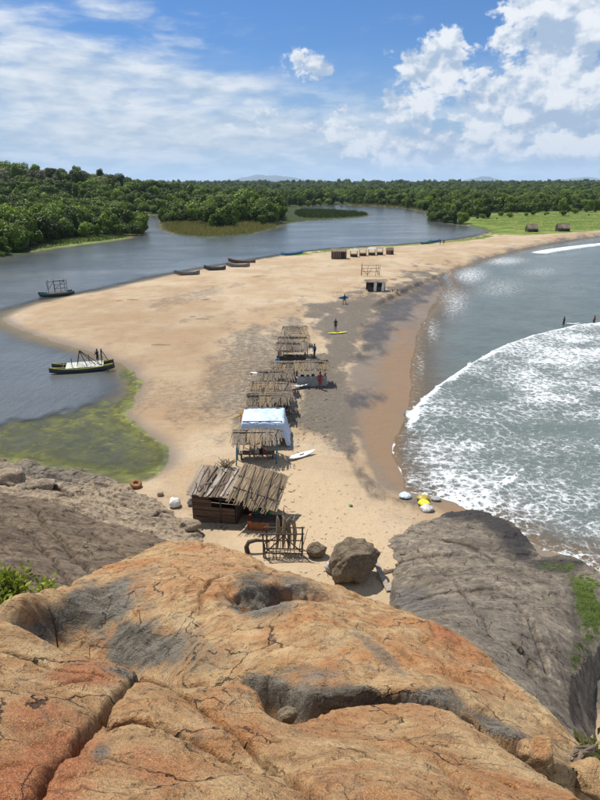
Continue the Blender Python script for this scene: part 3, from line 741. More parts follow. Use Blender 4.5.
near = rock('near_outcrop',
    [(0, 612, 3.2), (60, 647, 3.05), (112, 655, 3.0), (145, 661, 2.95), (180, 682, 2.82), (212, 684, 2.9), (238, 682, 2.95), (258, 692, 2.85), (270, 716, 2.62), (296, 722, 2.75), (335, 706, 3.4), (390, 699, 3.58), (440, 704, 3.42), (482, 729, 3.05), (532, 763, 2.65), (600, 803, 2.1), (680, 860, 1.4),
     (700, 1100, .8), (300, 1400, .45), (-500, 1100, .8), (-420, 800, 1.4), (-200, 640, 2.6), (-90, 606, 3.2)],
    [(0, 700, 2.12), (0, 800, 1.3), (80, 740, 1.85), (160, 760, 1.74), (100, 800, 1.36), (250, 800, 1.40), (215, 735, 2.05), (200, 700, 2.5), (236, 715, 2.5), (270, 755, 1.95), (310, 780, 1.62), (330, 740, 2.2), (400, 740, 2.3), (450, 765, 2.05), (400, 800, 1.5), (520, 800, 1.78), (300, 1100, .72), (0, 1000, .85), (-120, 800, 1.35)],
    .0105, ORANGE, edge=.03, er=.18, skirt=4.5, zmin=11.5, rough=.05, scale=.42, seed=3, steps=.013, wob=.035, margin=1.2,
    cracks=[([(22, 812, 1.27), (48, 776, 1.55), (72, 742, 1.83), (90, 716, 2.08), (112, 688, 2.42), (134, 664, 2.9), (142, 655, 3.0)], .013, .13),
            ([(112, 712, 2.15), (140, 708, 2.2), (165, 720, 2.1), (195, 733, 2.0), (225, 750, 1.9), (250, 762, 1.84), (275, 770, 1.8)], .011, .09),
            ([(134, 664, 2.85), (165, 672, 2.8), (192, 690, 2.6), (220, 716, 2.4), (246, 742, 2.1), (275, 768, 1.85), (305, 792, 1.62), (330, 815, 1.4)], .018, .12),
            ([(-20, 640, 2.75), (25, 646, 2.75), (60, 660, 2.68), (100, 662, 2.72)], .014, .06),
            ([(80, 690, 2.35), (100, 702, 2.25), (112, 716, 2.1)], .012, .035),
            ([(40, 690, 2.3), (70, 678, 2.5), (90, 672, 2.6)], .012, .03),
            ([(400, 712, 2.85), (425, 722, 2.7), (450, 726, 2.7)], .02, .05), ([(425, 722, 2.75), (470, 746, 2.4), (505, 776, 2.1), (545, 806, 1.85)], .014, .08),
            ([(440, 760, 2.05), (470, 790, 1.75), (490, 815, 1.55)], .014, .05), ([(360, 735, 2.3), (385, 742, 2.25), (400, 756, 2.1)], .012, .03)],
    masks=dict(red=[(40, 765, 80, 50, -35, 1.0), (80, 668, 40, 15, 0, .9), (30, 720, 50, 28, -20, .8), (150, 765, 50, 28, 30, .5), (330, 725, 50, 16, 0, .5), (430, 715, 30, 12, 10, .45), (140, 672, 8, 14, 0, .6)],
               grey=[(100, 752, 14, 18, 0, .7), (350, 790, 40, 20, 20, .3), (125, 662, 30, 8, 0, .45)],
               pale=[(200, 720, 60, 30, 25, .45), (240, 700, 26, 30, 40, .6), (100, 690, 40, 18, 0, .4), (400, 770, 70, 24, 10, .4)]))
tag(near, 'nearest orange and tan cracked granite outcrop at the bottom of the view', 'rock')

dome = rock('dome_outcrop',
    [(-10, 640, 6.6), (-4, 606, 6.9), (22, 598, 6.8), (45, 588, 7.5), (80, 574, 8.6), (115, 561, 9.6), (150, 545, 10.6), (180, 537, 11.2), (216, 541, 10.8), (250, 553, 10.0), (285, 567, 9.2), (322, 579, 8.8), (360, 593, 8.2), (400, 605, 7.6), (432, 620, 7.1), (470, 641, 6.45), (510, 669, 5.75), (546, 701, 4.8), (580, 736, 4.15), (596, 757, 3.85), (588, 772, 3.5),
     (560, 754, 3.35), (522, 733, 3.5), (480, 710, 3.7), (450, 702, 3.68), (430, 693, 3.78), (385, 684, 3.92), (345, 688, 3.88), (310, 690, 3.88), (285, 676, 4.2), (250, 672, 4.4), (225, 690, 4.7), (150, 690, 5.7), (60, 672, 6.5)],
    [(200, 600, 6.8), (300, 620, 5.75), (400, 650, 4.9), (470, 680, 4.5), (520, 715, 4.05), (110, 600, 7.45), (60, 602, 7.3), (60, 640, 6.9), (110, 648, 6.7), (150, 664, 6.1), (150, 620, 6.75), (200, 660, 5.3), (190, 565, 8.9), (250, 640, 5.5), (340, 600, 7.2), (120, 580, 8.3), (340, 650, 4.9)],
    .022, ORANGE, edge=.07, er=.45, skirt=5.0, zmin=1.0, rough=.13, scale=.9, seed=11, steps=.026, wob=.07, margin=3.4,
    dents=[(264, 592, 7.1, .95, .70, 20, .42, .5), (294, 588, 7.4, .8, .35, -25, .26, .5), (262, 607, 6.65, 1.0, .35, 8, .14, .3), (300, 590, 7.6, .7, .3, -20, .12, .3), (250, 690, 4.5, .55, .4, 0, .3, .3), (150, 655, 6.0, .4, .3, 30, .05, .2)],
    cracks=[([(346, 620, 6.0), (368, 640, 5.55), (392, 660, 5.1), (408, 678, 4.75)], .07, .10), ([(255, 556, 9.4), (270, 566, 8.8), (282, 580, 8.1)], .08, .12),
            ([(150, 560, 9.2), (175, 566, 8.8), (186, 580, 7.9), (200, 588, 7.5)], .03, .06), ([(198, 605, 6.6), (204, 588, 7.5), (220, 578, 8.0)], .04, .08),
            ([(425, 640, 5.7), (440, 665, 5.2), (446, 690, 4.6)], .035, .06), ([(462, 660, 5.5), (500, 690, 4.95), (540, 730, 4.45)], .02, .05),
            ([(430, 625, 6.6), (436, 640, 6.0)], .02, .04)],
    masks=dict(grey=[(80, 612, 76, 28, -22, 1.0), (140, 645, 60, 26, 0, .95), (262, 600, 40, 28, 15, .9), (300, 588, 46, 14, 15, .6), (265, 690, 36, 22, 0, .9), (350, 702, 120, 20, 0, 1.0), (510, 735, 60, 9, 30, .8), (380, 650, 46, 8, 42, .55), (200, 655, 50, 18, 0, .5), (310, 640, 50, 16, 10, .25), (300, 672, 60, 10, 0, .55)],  # widest blob: grey rock plus painted shade on the cleft face under the lip
               red=[(445, 632, 28, 10, 25, .8), (215, 565, 50, 20, 10, .4), (470, 655, 40, 20, 40, .4), (190, 548, 24, 7, 0, .5)],
               pale=[(180, 620, 24, 18, 0, .8), (120, 590, 50, 14, -20, .4), (330, 630, 60, 24, 20, .45), (500, 700, 60, 20, 40, .5), (530, 690, 80, 7, 42, .9)],
               dark=[(262, 590, 24, 12, 30, .35)]))
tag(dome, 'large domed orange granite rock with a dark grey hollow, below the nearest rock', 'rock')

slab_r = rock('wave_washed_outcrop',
    [(322, 528, 0), (340, 515, 0)] and
    [tuple((px, py, (CAM_Z - z) / tanT(py))) for px, py, z in [(392, 560, 1.4), (384, 545, 1.25), (402, 528, 1.0), (440, 511, .55), (474, 505, .55), (503, 515, .55), (527, 537, .55), (541, 558, .5), (566, 551, .6), (598, 566, .6), (616, 598, .6), (604, 640, .9), (572, 664, 2.6), (566, 690, 3.4), (580, 722, 3.8), (560, 740, 6.5), (500, 700, 8.5), (430, 640, 7.0), (396, 606, 2.6)]],
    [tuple((px, py, (CAM_Z - z) / tanT(py))) for px, py, z in [(430, 545, 1.5), (480, 560, 1.9), (430, 580, 2.4), (480, 600, 3.5), (530, 600, 2.5), (560, 610, 2.0), (560, 645, 3.1), (520, 640, 4.6), (470, 630, 5.0), (540, 690, 5.6), (500, 665, 6.2)]],
    .055, GREYR, edge=.15, er=1.0, skirt=2.2, zmin=-.5, rough=.24, scale=2.6, seed=23, steps=.07, wob=.25, margin=3.5,
    cracks=[([(420, 545, 27.5), (450, 570, 24.5), (470, 600, 21), (490, 640, 17.4)], .11, .16), ([(520, 600, 21.6), (540, 640, 18), (550, 670, 16.4)], .14, .25), ([(400, 556, 26.6), (430, 550, 27), (470, 548, 27.2)], .10, .14), ([(395, 600, 22), (440, 590, 22.3), (500, 585, 22.6)], .10, .14),
            ([(440, 530, 29), (480, 540, 28), (500, 556, 26.4)], .12, .22), ([(515, 648, 17), (530, 652, 16.6), (540, 665, 15.6)], .14, .4)],
    masks=dict(grey=[(500, 640, 60, 40, 40, .35), (420, 600, 50, 14, 10, .7)],
               weed=[(588, 612, 17, 46, -8, .9), (560, 566, 36, 5, 5, .55), (576, 655, 7, 30, 10, .6)],
               dark=[(466, 512, 60, 11, 8, .95), (516, 540, 20, 30, -40, .95), (500, 524, 30, 14, 35, .95), (556, 564, 40, 9, 4, .8), (575, 600, 12, 40, -6, .5)],
               pale=[(430, 560, 40, 20, 20, .5), (520, 600, 50, 30, 30, .35)]))
tag(slab_r, 'grey streaked bedrock slab washed by the waves with green weed on its seaward edge', 'rock')

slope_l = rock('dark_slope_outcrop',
    [tuple((px, py, (CAM_Z - z) / tanT(py))) for px, py, z in [(-90, 486, 5.5), (0, 488, 4.7), (40, 496, 4.2), (90, 512, 3.6), (140, 531, 3.0), (185, 546, 2.6), (190, 556, 3.2), (150, 566, 5.5), (80, 600, 9.5), (20, 620, 11.5), (-60, 640, 12.5), (-160, 560, 9.5)]],
    [tuple((px, py, (CAM_Z - z) / tanT(py))) for px, py, z in [(0, 530, 7.0), (60, 540, 6.0), (110, 550, 5.4), (40, 575, 8.8), (0, 590, 10.6), (-60, 540, 7.4)]],
    .05, BROWNR, edge=.35, er=1.0, skirt=2.6, zmin=.2, rough=.30, scale=2.2, seed=37, steps=.09, wob=.2, margin=4.0,
    cracks=[([(30, 500, 26.5), (60, 525, 21.8), (90, 555, 17.5)], .14, .25), ([(0, 520, 24), (50, 545, 19.4), (70, 575, 15.3)], .12, .22), ([(90, 520, 24.5), (120, 540, 21.8), (140, 556, 19.6)], .12, .2)],
    masks=dict(grey=[(60, 560, 50, 14, 20, .25)]))
tag(slope_l, 'dark weathered brown grey rock slope at the left edge behind the leafy bush', 'rock')

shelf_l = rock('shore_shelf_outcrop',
    [tuple((px, py, (CAM_Z - z) / tanT(py))) for px, py, z in [(-90, 446, .3), (0, 455, .35), (60, 465, .35), (100, 474, .4), (136, 487, .5), (160, 498, .7), (186, 514, 1.0), (202, 530, 1.3), (206, 542, 1.4), (180, 552, 1.5), (120, 540, 2.2), (60, 520, 2.4), (-90, 500, 2.6)]],
    [tuple((px, py, (CAM_Z - z) / tanT(py))) for px, py, z in [(0, 475, .9), (60, 480, 1.0), (110, 500, 1.2), (160, 520, 1.6), (120, 515, 1.6)]],
    .055, TANR, edge=.3, er=.8, skirt=2.0, zmin=-.4, rough=.42, scale=1.7, seed=51, steps=.13, wob=.3, margin=2.5,
    cracks=[([(100, 490, 35), (140, 505, 32.5), (170, 520, 30.4)], .16, .3), ([(150, 515, 31.6), (160, 506, 32.8), (185, 508, 32.2)], .15, .35), ([(40, 470, 38), (70, 478, 36.8), (110, 480, 36.4)], .2, .3), ([(20, 480, 36.8), (50, 484, 36), (80, 496, 34.4)], .2, .35)],
    masks=dict(grey=[(60, 472, 80, 10, 6, .6), (150, 510, 40, 14, 20, .3)], dark=[(38, 480, 22, 10, -20, .6), (130, 495, 10, 6, 0, .4), (60, 466, 70, 4, 6, .35)]))
tag(shelf_l, 'low broken tan and grey rock shelf between the algae pool and the hut', 'rock')

def boulder(name, px, py, wpx, hpx, mat, label, z=None, seed=1, flat=.8, yaw=0.0, sub=4, lump=.34, tilt=(0, 0)):
    """loose stone sitting on the ground; px,py = foot of it on the photograph"""
    b = on_ground(px, py) if z is None else G(px, py, z)
    dist = (b - Vector((0, 0, CAM_Z))).length
    W = wpx * dist / F; H = hpx * dist / F
    import bmesh
    bm = bmesh.new(); bmesh.ops.create_icosphere(bm, subdivisions=sub, radius=1.0)
    v = np.array([q.co[:] for q in bm.verts])
    rng = np.random.RandomState(seed)
    r = np.ones(len(v))
    for k in range(9):                                   # planes knock facets off the ball
        n = rng.normal(size=3); n[2] *= .8; n /= np.linalg.norm(n); h = rng.uniform(.62, .9)
        dd = v @ n; r = np.minimum(r, np.where(dd > 1e-3, h / np.maximum(dd, 1e-3), 9))
    v = v * np.minimum(r, 1.0)[:, None]
    nn = (fbm(v[:, 0] * 2.1 + seed, v[:, 1] * 2.1 + v[:, 2] * 1.7, 5, seed) - .5) * lump
    v = v * (1 + nn)[:, None]
    v = v / np.abs(v).max(0) * np.array([W / 2, W / 2 * .8, H * flat / 2 * 1.25])
    for q, c in zip(bm.verts, v): q.co = c
    me = bpy.data.meshes.new(name); bm.to_mesh(me); bm.free(); me.materials.append(mat)
    me.polygons.foreach_set('use_smooth', np.ones(len(me.polygons), bool))
    o = link(bpy.data.objects.new(name, me)); o.rotation_euler = (tilt[0], tilt[1], yaw)
    o.location = (b.x, b.y + W * .36, b.z + v[:, 2].max() * .72)
    return tag(o, label, 'rock')
STONE = rock_material('stone_brown', ((.30, .235, .15), (.20, .15, .095), (.12, .088, .055)), bump=.05, s=.9, band=.45)
boulder('boulder', 355, 588, 53, 46, STONE, 'big brown boulder lying on pale sand beside two planks', seed=5, lump=.5, yaw=.5, sub=5)
boulder('boulder', 317, 560, 21, 17, STONE, 'small rounded boulder on sand between stick rack and big brown boulder', seed=9, lump=.2, yaw=.3)
boulder('boulder', 39, 496, 30, 14, TANR, 'pale tan wedge shaped stone on the shore shelf at left', z=1.0, seed=12, lump=.2)
boulder('boulder', 4, 490, 34, 16, TANR, 'tan stone cut by the left edge of the view', z=1.0, seed=14, lump=.3)
boulder('boulder', 541, 772, 34, 26, ORANGE, 'block wedged in the crack of the orange rock at lower right', z=16.55, seed=21, lump=.2, yaw=.4)
boulder('boulder', 288, 727, 20, 14, STONE, 'small grey stone jammed in the dark cleft', z=16.55, seed=23, lump=.2)
boulder('boulder', 600, 806, 44, 28, ORANGE, 'orange brown block at the lower right corner beside dry roots', z=15.5, seed=29, lump=.3)
for k_, (px_, py_, w_, h_, m_, l_) in enumerate(((150, 507, 12, 7, TANR, 'angular tan stone on the shelf left of the pale sack'), (112, 488, 14, 6, TANR, 'flat tan stone near the orange ring end of the algae pool'), (78, 481, 11, 6, GREYR, 'grey stone on the shelf edge above the algae pool'), (160, 497, 8, 5, TANR, 'small tan stone between the orange ring and the pale sack'),
        (398, 568, 6, 4, STONE, 'fist sized stone right of the leaning planks'), (404, 558, 9, 6, GREYR, 'grey stone where the sand meets the wave washed slab'), (412, 535, 12, 6, GREYR, 'low grey stone at the upper left edge of the wave washed slab'), (342, 596, 5, 4, STONE, 'small dark stone in front of the big brown boulder'))):
    boulder('boulder', px_, py_, w_, h_, m_, l_, seed=60 + k_, lump=.3, sub=3, yaw=k_ * .7)
boulder('boulder', 188, 533, 24, 12, TANR, 'grey stone between the shelf and the sand below the hut', z=1.4, seed=31, lump=.3)

# ------------------------------------------------------------------ trees
def leaf_material(name, dark, mid_, light, vary=.35, trans=.25):
    m, t, b, out = new_mat(name)
    tint = t.attr('tint'); rnd = t.node('ShaderNodeObjectInfo').outputs['Random']
    p = t.pos(); big = t.noise(p, .022, 3, .6)
    c = t.mix(tint, dark, light)
    c = t.mix(t.ss(t.math('ADD', rnd, t.math('MULTIPLY', t.math('SUBTRACT', big, .5), 1.6)), .2, 1.0), c, t.mix(tint, mid_, tuple(x * 1.35 for x in light)))
    k = t.math('MULTIPLY_ADD', t.math('FRACT', t.math('MULTIPLY', rnd, 7.31)), 2 * vary, 1 - vary)
    c = t.mix(1.0, c, t.xyz(k, k, k), 'MULTIPLY')
    t.set(b.inputs['Base Color'], c); b.inputs['Roughness'].default_value = .6; b.inputs['Specular IOR Level'].default_value = .25
    tr = t.node('ShaderNodeBsdfTranslucent'); t.set(tr.inputs[0], c)
    mx = t.node('ShaderNodeMixShader'); mx.inputs[0].default_value = trans
    t.L.new(b.outputs[0], mx.inputs[1]); t.L.new(tr.outputs[0], mx.inputs[2]); t.L.new(mx.outputs[0], out.inputs[0])
    return m
LEAF = leaf_material('foliage', (.022, .050, .007), (.085, .140, .012), (.140, .200, .020), .5)
LEAF_DRY = leaf_material('foliage_dry', (.08, .085, .04), (.14, .13, .075), (.22, .215, .12), .3)
BARK = plain('bark', (.16, .125, .09), scale=5, stretch=(1, 1, .2))

def crown_mesh(name, seed, Rr, H, n, leaf, mat, base=1.0, lobes=9):
    rng = np.random.RandomState(seed)
    cs = []; 
    for k in range(lobes):
        a = rng.uniform(0, 6.28); q = rng.uniform(.15, .68) * Rr; z = base + H * rng.uniform(.22, .80)
        cs.append((math.cos(a) * q, math.sin(a) * q, z, rng.uniform(.34, .56) * Rr, rng.uniform(.20, .32) * H))
    cs.append((0, 0, base + H * .60, .5 * Rr, .38 * H))
    cs = np.array(cs); vol = cs[:, 3] ** 2 * cs[:, 4]; ci = rng.choice(len(cs), n, p=vol ** .7 / (vol ** .7).sum())
    d = rng.normal(size=(n, 3)); d /= np.linalg.norm(d, axis=1)[:, None]
    rad = rng.uniform(.55, 1.06, n) ** .6
    c = cs[ci]; pos = c[:, :3] + d * rad[:, None] * np.stack([c[:, 3], c[:, 3], c[:, 4]], 1)
    nrm = d + rng.normal(size=(n, 3)) * .55; nrm[:, 2] += .35; nrm /= np.linalg.norm(nrm, axis=1)[:, None]
    up = rng.normal(size=(n, 3)); tx = np.cross(nrm, up); tx /= np.linalg.norm(tx, axis=1)[:, None]; ty = np.cross(nrm, tx)
    sz = leaf * rng.uniform(.55, 1.35, n)
    a = tx * sz[:, None]; b = ty * (sz * rng.uniform(.5, .9, n))[:, None]
    bend = nrm * (sz * .25)[:, None]
    V = np.stack([pos - a, pos - b - bend * 0, pos + a, pos + b], 1) - 0
    V[:, 0] -= bend; V[:, 2] -= bend
    tint = np.repeat(np.clip(rng.uniform(0, 1, n) * .75 + .25 * (rng.uniform(0, 1, len(cs))[ci]), 0, 1), 4)
    me = bpy.data.meshes.new(name)
    Fq = np.arange(n * 4, dtype=np.int32)
    me.vertices.add(n * 4); me.vertices.foreach_set('co', V.astype(np.float32).ravel())
    me.loops.add(n * 4); me.loops.foreach_set('vertex_index', Fq)
    me.polygons.add(n); me.polygons.foreach_set('loop_start', np.arange(0, n * 4, 4, dtype=np.int32)); me.polygons.foreach_set('loop_total', np.full(n, 4, np.int32))
    at = me.attributes.new('tint', 'FLOAT', 'POINT'); at.data.foreach_set('value', tint.astype(np.float32))
    me.update(calc_edges=True); me.materials.append(mat)
    return me
def trunk_mesh(name, seed, H, r):
    rng = random.Random(seed); mb = MB()
    top = H * .62; pts = [(0, 0, -.4)]; x = y = 0
    for i in range(1, 5):
        x += rng.uniform(-.14, .14) * H * .2; y += rng.uniform(-.14, .14) * H * .2; pts.append((x, y, top * i / 4))
    mb.tube(pts, [r, r * .85, r * .7, r * .5, r * .3], 6)
    for k in range(5):
        b = Vector(pts[rng.choice((2, 3, 4))]); a = rng.uniform(0, 6.28); l = H * rng.uniform(.22, .36)
        e = b + Vector((math.cos(a) * l * .8, math.sin(a) * l * .8, l * .7)); m_ = (b + e) / 2 + Vector((0, 0, l * .08))
        mb.tube([b, m_, e], [r * .45, r * .3, r * .1], 5)
    me = bpy.data.meshes.new(name); me.from_pydata(mb.v, [], mb.f); me.materials.append(BARK); me.update(); return me
CROWNS = []; TRUNKS = []
for k in range(6):                                   # unit trees about 8 m tall
    CROWNS.append(crown_mesh('crown', 100 + k, (3.6, 4.2, 3.2, 4.8, 3.9, 3.0)[k], (6.4, 6.8, 7.4, 5.6, 6.2, 7.8)[k], 2300, .34, LEAF, base=.3 + .25 * (k % 2), lobes=8 + k))
    TRUNKS.append(trunk_mesh('trunk', 200 + k, 8.0, .22))
DRY = [crown_mesh('crown', 140 + k, (3.4, 4.0)[k], (4.6, 5.2)[k], 1500, .33, LEAF_DRY, base=.4, lobes=9) for k in range(2)]
SHRUB = [crown_mesh('crown', 160 + k, (1.5, 1.9, 1.2)[k], (2.0, 2.3, 1.7)[k], 700, .17, LEAF, base=-.1, lobes=6) for k in range(3)]
FIRST = {}
def tree(x, y, sc, k, label, group, kind='tree', z=None, squash=1.0, name='mangrove_tree'):
    e = empty(name, (x, y, hgt(x, y) - .05 if z is None else z), random.uniform(0, 6.28)); e.scale = (sc, sc, sc * squash)
    crown = (DRY if kind == 'dry' else SHRUB if kind == 'shrub' else CROWNS)[k]
    c = link(bpy.data.objects.new('crown', crown), e); FIRST.setdefault((kind, k), c)
    if kind != 'shrub': link(bpy.data.objects.new('trunk', TRUNKS[k]), e)
    else: link(bpy.data.objects.new('stem', TRUNKS[k]), e).scale = (.25, .25, .22)
    return tag(e, label, 'shrub' if kind == 'shrub' else 'tree', group)
rng = random.Random(5)
def along(pts, n, back, jit=2.0):
    """points set back from a bank drawn on the photograph, water plane"""
    w = [G(px, py, 0) for px, py in pts]; L = [0]
    for a, b in zip(w, w[1:]): L.append(L[-1] + (b - a).length)
    out = []
    for i in range(n):
        s_ = (i + .5) / n * L[-1]; j = max(k for k in range(len(L) - 1) if L[k] <= s_)
        a, b = w[j], w[j + 1]; t_ = (s_ - L[j]) / (L[j + 1] - L[j]); p = a.lerp(b, t_)
        out.append((p.x + rng.uniform(-jit, jit), p.y + back + rng.uniform(-jit, jit)))
    return out
def row(pts, n, back, lo, hi, label, group, kind='tree', jit=2.0):
    for x, y in along(pts, n, back, jit):
        k = rng.randrange({'tree': 6, 'dry': 2, 'shrub': 3}[kind])
        tree(x, y, rng.uniform(lo, hi), k, label, group, kind, name='riverside_shrub' if kind == 'shrub' else 'mangrove_tree')
LB = [(-70, 262), (-20, 259), (25, 248), (60, 241), (100, 238), (132, 236)]
row(LB, 15, 4, .55, .85, 'low leafy mangrove at the front edge of the left river bank', 'mangroves at the edge of the left bank')
row(LB, 15, 13, .85, 1.15, 'rounded green tree in the second row on the left river bank', 'trees on the left bank')
row(LB, 14, 24, 1.0, 1.4, 'taller tree in the third row behind the left river bank', 'taller trees behind the left bank')
row([(-60, 262), (0, 257), (22, 251)], 7, 1.5, .7, 1.1, 'short reedy shrub at the water at the far left', 'shrubs at the far left water edge', 'shrub', 1.0)
row([(134, 237), (137, 230), (134, 222)], 6, 2, .6, .9, 'mangrove on the point where the side channel opens', 'mangroves on the channel point', 'tree', 1.5)
PEN = [(160, 222), (185, 224.5), (225, 225), (258, 224), (276, 221)]
row(PEN, 14, 6, .75, 1.1, 'dark mangrove directly behind the golden reed bed', 'mangroves behind the reed bed')
row(PEN, 14, 20, 1.05, 1.45, 'tall tree in the wood behind the golden reed bed', 'tall trees behind the reed bed')
FB = [(290, 207.5), (330, 205), (372, 205), (405, 207), (427, 211.5)]
row(FB, 22, 6, .9, 1.35, 'small distant mangrove on the far river bank', 'mangroves on the far bank', 'tree', 4)
RB = [(430, 218), (440, 222), (455, 224), (470, 225.5)]
row(RB, 9, 3, .8, 1.05, 'mangrove leaning over the water on the right river bank', 'mangroves on the right bank')
row([(432, 217), (470, 218), (490, 221)], 6, 9, .9, 1.2, 'full dark tree between the river and the green meadow', 'trees between river and meadow')
row([(495, 214.6), (540, 214), (600, 213.3), (660, 214)], 18, 2, .8, 1.25, 'tree in the front row at the back of the green meadow', 'trees at the back of the meadow', 'tree', 3)
row([(480, 222), (520, 219), (560, 217), (600, 216)], 14, 4, .5, 1.9, 'low round shrub growing on the green meadow', 'shrubs on the meadow', 'shrub', 11)
p = G(240, 222, 0); tree(p.x, p.y + 34, 1.85, 1, 'tallest dark tree rising above the wood behind the reed bed', None)
p = G(500, 222, 0); tree(p.x - 2, p.y + 45, 1.6, 4, 'broad pale green tree standing above the wood behind the meadow', None)

# --- the wood behind: one mass to the horizon
def woodland():
    rg = np.random.RandomState(3); pts = []
    def scatter(n, d0, d1, smin, smax):
        d = d0 + (d1 - d0) * rg.uniform(0, 1, n) ** .75; k = rg.uniform(-.66, .66, n)
        x = d * k; y = d
        gz, sr, ss = ground_height(x[None], y[None]); gz, sr, ss = gz[0], sr[0], ss[0]
        md = seg_dist(x[None], y[None], MEADOW)[0]; sp = seg_dist(x[None], y[None], SPIT)[0]
        ok = (sr < -7) & (ss < -40) & (md < -4) & (sp < -12)
        lbank = (x < -20) & (y < 330)
        ok &= ~(lbank & (sr > -18))
        px, py = project(x, y, gz)
        ok &= ~((px > 430) & (py > 212))
        ok &= ~((px > 282) & (px < 376) & (py > 206) & (py < 222))
        for i in np.nonzero(ok)[0]: pts.append((x[i], y[i], gz[i], rg.uniform(smin, smax)))
    scatter(2600, 190, 480, .6, 1.5); scatter(4200, 450, 1000, .7, 1.8); scatter(4200, 950, 2200, 1.1, 1.9); scatter(2600, 2100, 5200, 1.5, 3.2)
    a = np.array(pts)
    hill = np.exp(-(((a[:, 0] + 330) / 170) ** 2 + ((a[:, 1] - 560) / 150) ** 2))
    dry = (rg.uniform(0, 1, len(a)) < np.clip(hill * 1.5 - .35, 0, .8)) | ((rg.uniform(0, 1, len(a)) < .16) & (a[:, 1] > 900))
    var = np.where(dry, 6 + rg.randint(0, 2, len(a)), rg.randint(0, 6, len(a)))
    me = bpy.data.meshes.new('woodland'); me.vertices.add(len(a)); me.vertices.foreach_set('co', a[:, :3].astype(np.float32).ravel())
    for nm, arr in (('size', a[:, 3]), ('turn', rg.uniform(0, 6.28, len(a)))):
        at = me.attributes.new(nm, 'FLOAT', 'POINT'); at.data.foreach_set('value', arr.astype(np.float32))
    at = me.attributes.new('variant', 'INT', 'POINT'); at.data.foreach_set('value', var.astype(np.int32))
    me.update(); o = link(bpy.data.objects.new('woodland', me))
    ng = bpy.data.node_groups.new('woodland', 'GeometryNodeTree')
    ng.interface.new_socket('Geometry', in_out='INPUT', socket_type='NodeSocketGeometry'); ng.interface.new_socket('Geometry', in_out='OUTPUT', socket_type='NodeSocketGeometry')
    gi = ng.nodes.new('NodeGroupInput'); go = ng.nodes.new('NodeGroupOutput')
    join = ng.nodes.new('GeometryNodeJoinGeometry'); cur = []
    for k in range(8):
        src = FIRST[('tree', k)] if k < 6 else FIRST[('dry', k - 6)]
        oi = ng.nodes.new('GeometryNodeObjectInfo'); oi.inputs['Object'].default_value = src; oi.inputs['As Instance'].default_value = True; oi.transform_space = 'ORIGINAL'
        cur.append(oi.outputs['Geometry'])
    g2i = ng.nodes.new('GeometryNodeGeometryToInstance')
    for c in reversed(cur): ng.links.new(c, g2i.inputs[0]) if False else None
    iop_out = []
    for k in range(8):                                # one selection of points for each kind of crown
        va = ng.nodes.new('GeometryNodeInputNamedAttribute'); va.data_type = 'INT'; va.inputs[0].default_value = 'variant'
        cmp_ = ng.nodes.new('FunctionNodeCompare'); cmp_.data_type = 'INT'; cmp_.operation = 'EQUAL'
        ng.links.new(va.outputs['Attribute'], cmp_.inputs[2]); cmp_.inputs[3].default_value = k
        sa = ng.nodes.new('GeometryNodeInputNamedAttribute'); sa.data_type = 'FLOAT'; sa.inputs[0].default_value = 'size'
        ta = ng.nodes.new('GeometryNodeInputNamedAttribute'); ta.data_type = 'FLOAT'; ta.inputs[0].default_value = 'turn'
        cx = ng.nodes.new('ShaderNodeCombineXYZ'); ng.links.new(ta.outputs['Attribute'], cx.inputs[2])
        ip = ng.nodes.new('GeometryNodeInstanceOnPoints')
        ng.links.new(gi.outputs[0], ip.inputs['Points']); ng.links.new(cmp_.outputs[0], ip.inputs['Selection']); ng.links.new(cur[k], ip.inputs['Instance'])
        ng.links.new(cx.outputs[0], ip.inputs['Rotation']); ng.links.new(sa.outputs['Attribute'], ip.inputs['Scale'])
        ng.links.new(ip.outputs[0], join.inputs[0])
    ng.links.new(join.outputs[0], go.inputs[0])
    md = o.modifiers.new('woodland', 'NODES'); md.node_group = ng
    return tag(o, 'unbroken green wood reaching from the river to the horizon', 'woodland', kind='stuff')
# two dry crowns on the slope are real trees too
tree(-262, 470, 1.3, 0, 'pale dry grey green tree on the crest of the left hill', 'dry trees on the hill', 'dry')
tree(-215, 480, 1.2, 1, 'pale dry grey green tree on the crest of the left hill', 'dry trees on the hill', 'dry')
woodland()

# --- reeds
def blades(name, poly_px, n, h0, h1, w, mat, label, z0=0.0, seed=4, it=2):
    rg = np.random.RandomState(seed); poly = world_poly(poly_px, it)
    x0, y0 = poly.min(0); x1, y1 = poly.max(0)
    x = rg.uniform(x0, x1, n * 4); y = rg.uniform(y0, y1, n * 4)
    s_ = seg_dist(x[None], y[None], poly)[0]; ok = np.nonzero(s_ > 0)[0][:n]; x, y = x[ok], y[ok]; n = len(x)
    z = np.maximum(ground_height(x[None], y[None])[0][0], z0) - .1
    h = rg.uniform(h0, h1, n) * (.7 + .6 * fbm(x / 5, y / 9, 3, seed)); a = rg.uniform(0, 6.28, n); lx = rg.normal(size=n) * .22 * h; ly = rg.normal(size=n) * .22 * h
    dx = np.cos(a) * w; dy = np.sin(a) * w
    V = np.stack([np.stack([x - dx, y - dy, z], 1), np.stack([x + dx, y + dy, z], 1), np.stack([x + lx, y + ly, z + h], 1)], 1).reshape(-1, 3)
    return tag(np_mesh(name, V, np.arange(n * 3).reshape(-1, 3), mat, smooth=False, attrs=dict(tint=np.repeat(rg.uniform(0, 1, n), 3))), label, kind='stuff')
REED = leaf_material('reed', (.10, .10, .025), (.16, .145, .038), (.25, .22, .065), .2)
GREENREED = leaf_material('green_reed', (.03, .06, .012), (.05, .085, .018), (.10, .13, .03), .2)
blades('reed_bed', [(164, 222), (166, 231), (196, 237.5), (240, 235.5), (270, 228), (285, 222), (240, 224), (190, 223)], 11000, .8, 1.5, .16, REED, 'golden green reed bed on the far side of the river')
